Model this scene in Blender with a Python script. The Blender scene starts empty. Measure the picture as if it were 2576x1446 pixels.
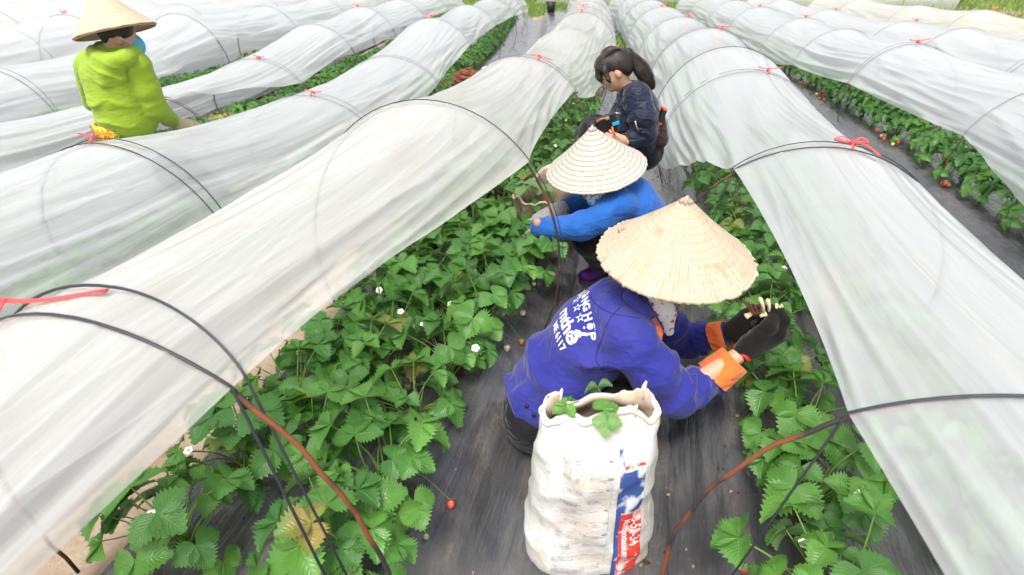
import bpy, bmesh, math, random
import numpy as np
from mathutils import Vector, Matrix, noise
from mathutils.bvhtree import BVHTree
PI = math.pi
S = bpy.context.scene
COL = S.collection
random.seed(7); RNG = np.random.RandomState(7)

# ------------------------------------------------------------------ camera
PITCH = math.radians(31.05); FOC = 1400.0; CAMZ = 1.6
cd = bpy.data.cameras.new("camera"); cam = bpy.data.objects.new("camera", cd); COL.objects.link(cam)
cam.location = (0, 0, CAMZ); cam.rotation_euler = (PI/2-PITCH, 0, 0)
cd.sensor_width = 36; cd.lens = FOC/2576*36; cd.clip_start = .05; cd.clip_end = 500
cd.dof.use_dof = True; cd.dof.focus_distance = 2.0; cd.dof.aperture_fstop = 3.5
S.camera = cam
# ------------------------------------------------------------------ overcast light
SUN_EL, SUN_AZ = 62, 200
w = bpy.data.worlds.new("World"); S.world = w; w.use_nodes = True
nt = w.node_tree; bg = nt.nodes["Background"]
sky = nt.nodes.new("ShaderNodeTexSky"); sky.sky_type = 'NISHITA'; sky.sun_disc = False
sky.sun_elevation = math.radians(SUN_EL); sky.sun_rotation = math.radians(SUN_AZ)
sky.air_density = 1.0; sky.dust_density = 4.0; sky.ozone_density = 1.0
hs = nt.nodes.new("ShaderNodeHueSaturation"); hs.inputs['Saturation'].default_value = .22
nt.links.new(sky.outputs[0], hs.inputs['Color']); nt.links.new(hs.outputs[0], bg.inputs[0])
bg.inputs[1].default_value = .14
sd = bpy.data.lights.new("sun", 'SUN'); sd.energy = 1.5; sd.angle = math.radians(20); sd.color = (1, .96, .9)
so = bpy.data.objects.new("sun", sd); COL.objects.link(so)
_a = math.radians(SUN_AZ); _e = math.radians(SUN_EL)
_d = Vector((math.sin(_a)*math.cos(_e), math.cos(_a)*math.cos(_e), math.sin(_e)))
so.rotation_euler = (-_d).to_track_quat('-Z', 'Y').to_euler()
S.view_settings.view_transform = 'Standard'; S.view_settings.look = 'None'
S.view_settings.gamma = 1; S.view_settings.exposure = .98
S.render.engine = 'CYCLES'
S.cycles.transparent_max_bounces = 14; S.cycles.max_bounces = 8

# ------------------------------------------------------------------ helpers
def at(x, y, Y):
    "photo point (2576 wide) on the plane at distance Y ahead of the viewpoint"
    u = (x-1288)/FOC; v = (723-y)/FOC
    ry = math.cos(PITCH)+math.sin(PITCH)*v; rz = -math.sin(PITCH)+math.cos(PITCH)*v
    k = Y/ry
    return Vector((u*k, Y, CAMZ+rz*k))

def mk(name, V, F, mat=None, parent=None, smooth=True, uv=None, mi=None):
    me = bpy.data.meshes.new(name)
    me.from_pydata([tuple(map(float, v)) for v in V], [], [tuple(map(int, f)) for f in F])
    mats = mat if isinstance(mat, (list, tuple)) else ([mat] if mat else [])
    for m in mats: me.materials.append(m)
    if mi is not None: me.polygons.foreach_set('material_index', list(mi))
    if uv is not None:
        l = me.uv_layers.new(name='UVMap')
        vi = np.zeros(len(me.loops), dtype=np.int32); me.loops.foreach_get('vertex_index', vi)
        l.data.foreach_set('uv', np.asarray(uv, dtype=np.float32)[vi].ravel())
    if smooth: me.polygons.foreach_set('use_smooth', [True]*len(me.polygons))
    me.update()
    o = bpy.data.objects.new(name, me); COL.objects.link(o)
    if parent is not None: setpar(o, parent)
    return o
def setpar(o, p):
    o.parent = p
    o.matrix_parent_inverse = p.matrix_basis.inverted() if p.parent is None else (p.parent.matrix_basis).inverted()
def thing(name, label, cat, loc=(0, 0, 0), group=None):
    o = bpy.data.objects.new(name, None); COL.objects.link(o); o.location = loc; o.empty_display_size = .05
    o['label'] = label; o['category'] = cat
    if group: o['group'] = group
    return o
def tag(o, label, cat, group=None):
    o['label'] = label; o['category'] = cat
    if group: o['group'] = group
    return o

class MB:
    def __init__(s): s.V = []; s.F = []; s.M = []; s.U = []
    def add(s, V, F, m=0, U=None):
        b = len(s.V); s.V += [tuple(v) for v in V]; s.F += [tuple(i+b for i in f) for f in F]; s.M += [m]*len(F)
        s.U += list(U) if U is not None else [(0, 0)]*len(V)
    def tube(s, P, R, n=6, m=0, flat=1.0, caps=True):
        P = [Vector(p) for p in P]; N = len(P)
        if not isinstance(R, (list, tuple)): R = [R]*N
        up = Vector((0, 0, 1)); V = []; U = []
        T0 = (P[1]-P[0]).normalized()
        a = T0.cross(up)
        if a.length < .05: a = T0.cross(Vector((1, 0, 0)))
        a.normalize(); L = 0
        for i in range(N):
            T = (P[min(i+1, N-1)]-P[max(i-1, 0)]).normalized()
            a = (a-T*a.dot(T)).normalized(); b = T.cross(a)
            if i: L += (P[i]-P[i-1]).length
            for k in range(n):
                t = 2*PI*k/n
                V.append(P[i]+a*math.cos(t)*R[i]+b*math.sin(t)*R[i]*flat); U.append((k/n, L))
        F = []
        for i in range(N-1):
            for k in range(n):
                k2 = (k+1) % n
                F.append((i*n+k, i*n+k2, (i+1)*n+k2, (i+1)*n+k))
        if caps: F.append(tuple(range(n-1, -1, -1))); F.append(tuple((N-1)*n+k for k in range(n)))
        s.add(V, F, m, U)
    def box(s, c, d, R=None, m=0):
        c = Vector(c); V = []
        for x in (-1, 1):
            for y in (-1, 1):
                for z in (-1, 1):
                    v = Vector((x*d[0]/2, y*d[1]/2, z*d[2]/2))
                    V.append(c+(R @ v if R else v))
        s.add(V, [(0, 1, 3, 2), (4, 6, 7, 5), (0, 4, 5, 1), (2, 3, 7, 6), (0, 2, 6, 4), (1, 5, 7, 3)], m)
    def build(s, name, mat, parent=None, smooth=True, uv=True):
        return mk(name, s.V, s.F, mat, parent, smooth, s.U if uv else None, s.M)

def spline(pts, n):
    "Catmull-Rom through pts, n samples per span"
    P = [Vector(p) for p in pts]; P = [P[0]*2-P[1]]+P+[P[-1]*2-P[-2]]; out = []
    for i in range(1, len(P)-2):
        for k in range(n):
            t = k/n; a, b, c, d = P[i-1], P[i], P[i+1], P[i+2]
            out.append(.5*((2*b)+(c-a)*t+(2*a-5*b+4*c-d)*t*t+(3*b-a-3*c+d)*t**3))
    out.append(P[-2]); return out

# ---- implicit surfaces for bodies and cloth (numpy surface nets)
def v3(*a): return np.array(a, dtype=np.float32)
class Field:
    def __init__(s, k=.03): s.pr = []; s.k = k; s.lo = np.full(3, 1e9); s.hi = np.full(3, -1e9); s.mods = []
    def _bb(s, p, r):
        p = np.array(p, dtype=float); s.lo = np.minimum(s.lo, p-r); s.hi = np.maximum(s.hi, p+r)
    def cone(s, a, b, ra, rb, flat=None, k=None):
        a = v3(*a); b = v3(*b); s._bb(a, ra*1.3); s._bb(b, rb*1.3); s.pr.append(('c', a, b, ra, rb, flat, k)); return s
    def chain(s, pts, flat=None, k=None):
        for p, q in zip(pts[:-1], pts[1:]): s.cone(p[0], q[0], p[1], q[1], flat, k)
        return s
    def ell(s, c, r, R=None, k=None):
        s._bb(c, max(r)*1.05); s.pr.append(('e', v3(*c), v3(*r), np.array(R, dtype=np.float32) if R is not None else None, k)); return s
    def ev(s, P):
        d = None
        for q in s.pr:
            if q[0] == 'c':
                _, a, b, ra, rb, flat, k = q
                ab = b-a; L2 = float(ab @ ab)+1e-9
                t = np.clip(((P-a) @ ab)/L2, 0, 1)
                off = P-(a+t[:, None]*ab)
                if flat is not None:
                    n = v3(*flat[0]); n /= np.linalg.norm(n); off = off+n*((off @ n)*(1/flat[1]-1))[:, None]
                e = np.linalg.norm(off, axis=1)-(ra+(rb-ra)*t)
            else:
                _, c, r, R, k = q
                p = P-c
                if R is not None: p = p @ R
                k0 = np.linalg.norm(p/r, axis=1); k1 = np.linalg.norm(p/(r*r), axis=1)+1e-6
                e = k0*(k0-1)/k1
            k = s.k if k is None else k
            if d is None: d = e
            else:
                h = np.clip(.5+.5*(e-d)/k, 0, 1)
                d = e*(1-h)+d*h-k*h*(1-h)
        for f in s.mods: d = f(P, d)
        return d
    def mesh(s, vox=.008, pad=.03):
        lo = s.lo-pad; hi = s.hi+pad
        n = np.ceil((hi-lo)/vox).astype(int)+1
        ax = [lo[i]+np.arange(n[i])*vox for i in range(3)]
        G = np.stack(np.meshgrid(*ax, indexing='ij'), -1).astype(np.float32).reshape(-1, 3)
        D = np.concatenate([s.ev(G[i:i+400000]) for i in range(0, len(G), 400000)]).reshape(n)
        ins = D < 0
        acc = np.zeros(tuple(n-1)+(3,), np.float32); cnt = np.zeros(tuple(n-1), np.float32)
        crosses = []
        for axis in range(3):
            sl0 = [slice(None)]*3; sl1 = [slice(None)]*3; sl0[axis] = slice(0, -1); sl1[axis] = slice(1, None)
            A = D[tuple(sl0)]; B = D[tuple(sl1)]; c = ins[tuple(sl0)] != ins[tuple(sl1)]
            idx = np.argwhere(c); crosses.append((idx, ins[tuple(sl0)][c]))
            a = A[c]; b = B[c]; t = a/(a-b)
            pos = idx.astype(np.float32); pos[:, axis] += t
            o = [x for x in range(3) if x != axis]
            for da in (0, 1):
                for db in (0, 1):
                    ci = idx.copy(); ci[:, o[0]] -= da; ci[:, o[1]] -= db
                    ok = (ci >= 0).all(1) & (ci < (n-1)).all(1)
                    np.add.at(acc, tuple(ci[ok].T), pos[ok]); np.add.at(cnt, tuple(ci[ok].T), 1)
        cells = np.argwhere(cnt > 0); vid = -np.ones(tuple(n-1), np.int64); vid[tuple(cells.T)] = np.arange(len(cells))
        V = acc[tuple(cells.T)]/cnt[tuple(cells.T)][:, None]*vox+lo
        F = []
        for axis in range(3):
            idx, sg = crosses[axis]; o = [(axis+1) % 3, (axis+2) % 3]
            q = []
            for da, db in ((0, 0), (1, 0), (1, 1), (0, 1)):
                ci = idx.copy(); ci[:, o[0]] -= da; ci[:, o[1]] -= db
                ci = np.clip(ci, 0, n-2); q.append(vid[tuple(ci.T)])
            q = np.stack(q, 1); q[~sg] = q[~sg][:, ::-1]
            F.append(q[(q >= 0).all(1)])
        return V, np.concatenate(F)
def swirl(P, seed, f):
    r = np.random.RandomState(seed); o = 0
    for i in range(5):
        k = r.normal(size=3)*f*(1+.5*i); o = o+np.sin(P @ k.astype(np.float32)+r.rand()*6)/(1+.5*i)
    return o/2.2
def folds(a, b, freq, amp, rad, seed=1, warp=1.2, lo=-.2, hi=1.2):
    "cloth folds lying across the limb a-b"
    a = v3(*a); b = v3(*b); ab = b-a; L = float(np.linalg.norm(ab))
    def f(P, d):
        t = ((P-a) @ ab)/(L*L); c = a+np.clip(t, 0, 1)[:, None]*ab
        dist = np.linalg.norm(P-c, axis=1)
        wgt = np.exp(-np.maximum(dist-rad, 0)**2/(.02**2))*np.clip((t-lo)*6, 0, 1)*np.clip((hi-t)*6, 0, 1)
        ph = t*L*freq*.62+1.1*warp*swirl(P, seed, 5)+.25*swirl(P, seed+9, 16)
        return d-amp*wgt*((1-np.abs(np.sin(ph)))**2.2-.25)*np.clip(.55+.8*swirl(P, seed+5, 8), 0, 1.3)
    return f
def lumps(amp, f, seed=3):
    return lambda P, d: d+amp*swirl(P, seed, f)

# ------------------------------------------------------------------ materials
def mat(name, col, rough=.6, spec=.4, noise_=None, bump=None, coord='Object', **kw):
    m = bpy.data.materials.new(name); m.use_nodes = True; N = m.node_tree.nodes; L = m.node_tree.links
    b = N['Principled BSDF']; b.inputs['Base Color'].default_value = (*col, 1); b.inputs['Roughness'].default_value = rough
    b.inputs['Specular IOR Level'].default_value = spec
    for k, v in kw.items(): b.inputs[k].default_value = v
    tc = N.new('ShaderNodeTexCoord')
    if noise_:
        c2, sc, det, lo, hi = noise_[:5]; st = noise_[5] if len(noise_) > 5 else (1, 1, 1)
        mp = N.new('ShaderNodeMapping'); mp.inputs['Scale'].default_value = st; L.new(tc.outputs[coord], mp.inputs[0])
        n = N.new('ShaderNodeTexNoise'); n.inputs['Scale'].default_value = sc; n.inputs['Detail'].default_value = det
        L.new(mp.outputs[0], n.inputs['Vector'])
        r = N.new('ShaderNodeMapRange'); r.inputs[1].default_value = lo; r.inputs[2].default_value = hi; L.new(n.outputs[0], r.inputs[0])
        x = N.new('ShaderNodeMix'); x.data_type = 'RGBA'; x.inputs[6].default_value = (*col, 1); x.inputs[7].default_value = (*c2, 1)
        L.new(r.outputs[0], x.inputs[0]); L.new(x.outputs[2], b.inputs['Base Color'])
    if bump:
        sc, strg, dist = bump[:3]; st = bump[3] if len(bump) > 3 else (1, 1, 1)
        mp = N.new('ShaderNodeMapping'); mp.inputs['Scale'].default_value = st; L.new(tc.outputs[coord], mp.inputs[0])
        n = N.new('ShaderNodeTexNoise'); n.inputs['Scale'].default_value = sc; n.inputs['Detail'].default_value = 5
        L.new(mp.outputs[0], n.inputs['Vector'])
        bp = N.new('ShaderNodeBump'); bp.inputs['Strength'].default_value = strg; bp.inputs['Distance'].default_value = dist
        L.new(n.outputs[0], bp.inputs['Height']); L.new(bp.outputs[0], b.inputs['Normal'])
    return m
def nodes(m): return m.node_tree.nodes, m.node_tree.links, m.node_tree.nodes['Principled BSDF']
def math_n(N, L, op, a, b=None, c=None):
    n = N.new('ShaderNodeMath'); n.operation = op
    for i, x in enumerate((a, b, c)):
        if x is None: continue
        if hasattr(x, 'is_linked'): L.new(x, n.inputs[i])
        else: n.inputs[i].default_value = x
    return n.outputs[0]
def mix_n(N, L, f, a, b):
    x = N.new('ShaderNodeMix'); x.data_type = 'RGBA'
    for i, v in ((0, f), (6, a), (7, b)):
        if hasattr(v, 'is_linked'): L.new(v, x.inputs[i])
        else: x.inputs[i].default_value = v if i == 0 else (*v, 1)
    return x.outputs[2]
def noise_n(N, L, vec, sc, det=4, scale=None, rough=.5):
    if scale:
        mp = N.new('ShaderNodeMapping'); mp.inputs['Scale'].default_value = scale; L.new(vec, mp.inputs[0]); vec = mp.outputs[0]
    n = N.new('ShaderNodeTexNoise'); n.inputs['Scale'].default_value = sc; n.inputs['Detail'].default_value = det
    n.inputs['Roughness'].default_value = rough
    L.new(vec, n.inputs['Vector']); return n.outputs[0]
def ramp_n(N, L, v, lo, hi, a=0., b=1.):
    r = N.new('ShaderNodeMapRange'); r.inputs[1].default_value = lo; r.inputs[2].default_value = hi
    r.inputs[3].default_value = a; r.inputs[4].default_value = b; L.new(v, r.inputs[0]); return r.outputs[0]

def film_mat(name, tint, warm=(.80, .72, .6), trans=.20, stain=.25):
    m = mat(name, tint, .17, .6); N, L, b = nodes(m)
    tc = N.new('ShaderNodeTexCoord'); uv = tc.outputs['UV']
    n1 = noise_n(N, L, uv, 1, 3, (30, .35, 1)); n2 = noise_n(N, L, uv, 1, 3, (95, 1.1, 1)); n3 = noise_n(N, L, uv, 1, 5, (7, 3, 1))
    spk = noise_n(N, L, uv, 1, 1, (420, 60, 1))
    col = mix_n(N, L, ramp_n(N, L, n3, .48, .75, 0, stain), tint, warm)
    col = mix_n(N, L, ramp_n(N, L, spk, .74, .78, 0, .5), col, (.95, .95, .95))
    L.new(col, b.inputs['Base Color'])
    bp = N.new('ShaderNodeBump'); bp.inputs['Strength'].default_value = .32; bp.inputs['Distance'].default_value = .03
    h = math_n(N, L, 'ADD', n1, math_n(N, L, 'MULTIPLY', n2, .10)); L.new(h, bp.inputs['Height']); L.new(bp.outputs[0], b.inputs['Normal'])
    tl = N.new('ShaderNodeBsdfTranslucent'); tl.inputs[0].default_value = (.86, .88, .88, 1); L.new(bp.outputs[0], tl.inputs['Normal'])
    tr = N.new('ShaderNodeBsdfTransparent'); tr.inputs[0].default_value = (.93, .95, .95, 1)
    m1 = N.new('ShaderNodeMixShader'); m1.inputs[0].default_value = .42; L.new(b.outputs[0], m1.inputs[1]); L.new(tl.outputs[0], m1.inputs[2])
    m2 = N.new('ShaderNodeMixShader'); L.new(m1.outputs[0], m2.inputs[1]); L.new(tr.outputs[0], m2.inputs[2])
    lw = N.new('ShaderNodeLayerWeight'); lw.inputs[0].default_value = .28; L.new(bp.outputs[0], lw.inputs['Normal'])
    f = math_n(N, L, 'MULTIPLY', math_n(N, L, 'SUBTRACT', 1.0, lw.outputs['Facing']), trans*2.5)
    L.new(f, m2.inputs[0])
    L.new(m2.outputs[0], N['Material Output'].inputs[0])
    return m
M_film = film_mat('clear_film', (.78, .80, .82))
M_film_old = film_mat('aged_film', (.82, .80, .78), (.74, .62, .48), .2, .5)
M_film_yel = film_mat('yellowed_film', (.82, .81, .74), (.8, .68, .42), .15, .75)

def leaf_mat(name, dark, light, vein, back):
    m = mat(name, dark, .36, .5); N, L, b = nodes(m)
    tc = N.new('ShaderNodeTexCoord'); oi = N.new('ShaderNodeObjectInfo')
    sep = N.new('ShaderNodeSeparateXYZ'); L.new(tc.outputs['UV'], sep.inputs[0])
    ax = math_n(N, L, 'ABSOLUTE', sep.outputs[0])
    q = math_n(N, L, 'SUBTRACT', math_n(N, L, 'MULTIPLY', sep.outputs[1], 9.0), math_n(N, L, 'MULTIPLY', ax, 4.0))
    fr = math_n(N, L, 'ABSOLUTE', math_n(N, L, 'SUBTRACT', math_n(N, L, 'FRACT', q), .5))
    line = ramp_n(N, L, fr, .0, .13, 1, 0)
    mid = ramp_n(N, L, ax, .02, .06, 1, 0)
    v = math_n(N, L, 'MAXIMUM', math_n(N, L, 'MULTIPLY', line, .5), mid)
    nz = noise_n(N, L, tc.outputs['Object'], 14, 3)
    rnd = math_n(N, L, 'ADD', math_n(N, L, 'MULTIPLY', oi.outputs['Random'], .75), math_n(N, L, 'MULTIPLY', nz, .4))
    c = mix_n(N, L, rnd, dark, light)
    c = mix_n(N, L, math_n(N, L, 'MULTIPLY', v, .3), c, vein)
    g = N.new('ShaderNodeNewGeometry'); c = mix_n(N, L, math_n(N, L, 'MULTIPLY', g.outputs['Backfacing'], .75), c, back)
    c = mix_n(N, L, math_n(N, L, 'MULTIPLY', ramp_n(N, L, oi.outputs['Random'], .955, .96), ramp_n(N, L, nz, .35, .6)), c, (.33, .24, .06))
    L.new(c, b.inputs['Base Color'])
    bp = N.new('ShaderNodeBump'); bp.inputs['Strength'].default_value = .45; bp.inputs['Distance'].default_value = .003
    L.new(math_n(N, L, 'SUBTRACT', fr, mid), bp.inputs['Height']); L.new(bp.outputs[0], b.inputs['Normal'])
    tl = N.new('ShaderNodeBsdfTranslucent'); L.new(mix_n(N, L, .5, c, (.25, .42, .05)), tl.inputs[0])
    mx = N.new('ShaderNodeMixShader'); mx.inputs[0].default_value = .22; L.new(b.outputs[0], mx.inputs[1]); L.new(tl.outputs[0], mx.inputs[2])
    L.new(mx.outputs[0], N['Material Output'].inputs[0]); return m
M_leaf = leaf_mat('strawberry_leaf', (.034, .14, .03), (.135, .33, .05), (.24, .45, .13), (.22, .38, .17))
M_leaf_pale = leaf_mat('cut_leaf', (.12, .26, .06), (.2, .36, .12), (.3, .45, .2), (.3, .42, .22))
M_stem = mat('leaf_stem', (.16, .27, .05), .5, .4, ((.3, .2, .08), 6, 2, .5, .7))
M_petal = mat('petal', (.82, .82, .78), .6); M_centre = mat('flower_centre', (.65, .5, .06), .7)
M_red = mat('ripe_berry', (.5, .03, .02), .3, .5, ((.65, .16, .08), 20, 2, .5, .7), (160, .4, .002))
M_white = mat('unripe_berry', (.66, .6, .38), .4, .5, ((.75, .45, .3), 18, 2, .55, .75), (160, .4, .002))
M_green = mat('green_berry', (.3, .38, .1), .45, .4)

def mulch_mat():
    m = mat('black_mulch', (.045, .046, .05), .3, .9, **{'Coat Weight': .55, 'Coat Roughness': .16}); N, L, b = nodes(m)
    tc = N.new('ShaderNodeTexCoord'); o = tc.outputs['Object']; uv = tc.outputs['UV']
    a = noise_n(N, L, uv, 1, 5, (24, 2.4, 1)); a2 = noise_n(N, L, uv, 1, 4, (90, 12, 1)); a3 = noise_n(N, L, o, 7, 6)
    d1 = noise_n(N, L, uv, 1, 6, (9, 2.2, 1), .7); d2 = noise_n(N, L, o, 60, 4, None, .7)
    dirt = math_n(N, L, 'MULTIPLY', ramp_n(N, L, d1, .50, .78), ramp_n(N, L, d2, .42, .68))
    dust = ramp_n(N, L, d1, .3, .7, 0, .35)
    c = mix_n(N, L, dust, (.045, .046, .050), (.20, .19, .18)); c = mix_n(N, L, math_n(N, L, 'MULTIPLY', dirt, .55), c, (.38, .29, .2))
    L.new(c, b.inputs['Base Color']); L.new(ramp_n(N, L, a3, .3, .75, .16, .42), b.inputs['Roughness'])
    bp = N.new('ShaderNodeBump'); bp.inputs['Strength'].default_value = .8; bp.inputs['Distance'].default_value = .018
    h = math_n(N, L, 'ADD', math_n(N, L, 'MULTIPLY', a, .9), math_n(N, L, 'MULTIPLY', a2, .22)); h = math_n(N, L, 'ADD', h, math_n(N, L, 'MULTIPLY', a3, .5))
    L.new(h, bp.inputs['Height']); L.new(bp.outputs[0], b.inputs['Normal']); return m
M_mulch = mulch_mat()
M_soil = mat('sandy_soil', (.36, .28, .20), .9, .2, ((.22, .15, .10), 3.5, 6, .4, .7), (30, .7, .02))
M_dark_soil = mat('dark_soil', (.035, .022, .015), .95, .1, ((.09, .06, .04), 60, 4, .45, .7), (90, .8, .01))
M_rust = mat('rusty_rod', (.19, .06, .025), .75, .3, ((.035, .03, .03), 9, 5, .46, .58), (120, .5, .002))
M_rust2 = mat('dark_rusty_rod', (.045, .03, .026), .6, .3, ((.15, .05, .02), 11, 5, .5, .6))
M_steel = mat('dark_rod', (.05, .045, .045), .5, .4, ((.17, .07, .035), 7, 4, .5, .62))
M_cord = mat('black_cord', (.035, .037, .045), .45, .4)
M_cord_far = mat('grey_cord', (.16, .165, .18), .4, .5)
M_ribbon = mat('red_ribbon', (.85, .07, .07), .4, .5)

# ------------------------------------------------------------------ field layout
def mrow(Y): return 2.9*(1-math.exp(-Y/10)) if Y > 0 else .29*Y
ROWC = {-7: -12.6, -6: -10.9, -5: -9.2, -4: -7.5, -3: -5.85, -2: -4.2, -1: -2.6, 0: -.97, 1: .78, 2: 2.62, 3: 4.3, 4: 6.0}
def rowx(k, Y):
    x = ROWC[k]+mrow(Y)
    if k == 0: x += .045*max(0, Y-4)*math.exp(-max(0, Y-9)/6)
    return x
def sstep(a, b, x):
    t = min(1, max(0, (x-a)/(b-a))); return t*t*(3-2*t)
def base(u, Y): return -.08*sstep(-1.5, -3.2, u)-.12*sstep(2., 4.2, u)-.05*sstep(4, 9, Y)
def bedh(u):
    h = 0
    for k, c in ROWC.items():
        e = abs(u-c); top = .15
        h = max(h, top*(1-sstep(.36, .64, e)))
    return h
def gz(X, Y):
    u = X-mrow(Y); return base(u, Y)+bedh(u)-.0

# soil sheet out to the horizon
def sheet(name, us, ys, zoff, mt, fz=None, uv=True):
    V = []; F = []; U = []; n = len(us)
    for Y in ys:
        for u in us:
            X = u+mrow(Y) if Y < 30 else u+mrow(30)
            z = base(u, Y)+bedh(u) if fz is None else fz(u, Y)
            V.append((X, Y, z+zoff)); U.append((u, Y))
    for j in range(len(ys)-1):
        for i in range(n-1): F.append((j*n+i, j*n+i+1, (j+1)*n+i+1, (j+1)*n+i))
    return mk(name, V, F, mt, None, True, U)
us = [-300, -120, -60, -30, -18, -13]+list(np.arange(-11, 9, .07))+[11, 16, 30, 60, 120, 300]
ys = [-80, -20, -5]+list(np.arange(-2, 3, .1))+list(np.arange(3, 20, .3))+[22, 26, 32, 45, 80, 160, 400]
def soilz(u, Y):
    z = base(u, Y)+bedh(u)*(1 if Y < 19.5 else 0)*(1 if -10 < u < 7.2 else 0)
    return z+.012*noise.noise(Vector((u*5, Y*3, 0)))-.02
soil = sheet('ground', us, ys, -.012, M_soil, soilz); soil['kind'] = 'structure'

# mulch film, one sheet per bed
def mulch(k, lo, hi, y0, y1, lift=0, step=.05, ystep=.06):
    us = list(np.arange(lo, hi, step))+[hi]; ys = list(np.arange(y0, 3.2, ystep))+list(np.arange(3.2, y1, .2))
    def f(u, Y):
        z = base(u, Y)+bedh(u)
        z += .010*noise.noise(Vector((u*4, Y*2.2, k)))+.005*noise.noise(Vector((u*16, Y*2, k+9)))
        z += .004*noise.noise(Vector((u*11, Y*11, k+3)))
        if k in (0, 1): z += (.5-abs(noise.noise(Vector((u*17+.4*math.sin(Y*2), Y*1.3, k+20)))*2.4))*.015*(.4+.9*sstep(-.6, .1, u))*(.5+noise.noise(Vector((u*2, Y*1.5, 40))))+(.4-abs(noise.noise(Vector((u*6+Y*4, Y*5-u*3, 31)))*2.2))*.006
        e = min(u-lo, hi-u)
        if e < .04: z += .012*noise.noise(Vector((u*3, Y*9, 5+k)))
        return z
    U2 = []
    o = sheet('mulch_film', us, ys, .008+lift, M_mulch, f); o['kind'] = 'structure'
    # ragged side edges
    n = len(us); me = o.data
    for j, Y in enumerate(ys):
        for i, s in ((0, 1), (n-1, -1)):
            v = me.vertices[j*n+i]; v.co.x += s*.02*noise.noise(Vector((Y*6, k, i))); v.co.z -= .004
    return o
mulch(0, -1.40, .24, -.3, 19, 0, .016, .035); mulch(1, .19, 1.66, -.3, 18.5, .008, .018, .035)
mulch(-1, -3.26, -1.84, 0, 18.5); mulch(-2, -4.95, -3.42, 1, 18); mulch(-3, -6.6, -5.1, 2, 18); mulch(-4, -8.2, -6.8, 3, 18)
mulch(-1, -1.86, -1.385, 7.5, 17.5, .002)
mulch(2, 1.82, 3.42, 0, 17.5); mulch(3, 3.5, 5.1, 2, 17); mulch(4, 5.2, 6.7, 3, 17)

# ------------------------------------------------------------------ tunnels
def hoop_frame(k, Y):
    t = Vector((rowx(k, Y+.2)-rowx(k, Y-.2), .4, 0)).normalized()
    return t, Vector((t.y, -t.x, 0))
TH = math.radians(116)
def hoop_pt(k, X, Y, Z, hw, a, lean=0., off=0., grow=0.):
    t, n = hoop_frame(k, Y); th = abs(a)*TH; sg = 1 if a > 0 else -1
    g = -.02+base(X-mrow(Y), Y)+.06
    zz = (math.cos(th)-math.cos(TH))/(1-math.cos(TH))
    H = Z-g
    p = Vector((X, Y, 0))+n*(sg*math.sin(th)*(hw+grow))
    p.z = g+(H+grow)*zz
    p += t*(lean*(1-zz)+off)
    return p
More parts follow.
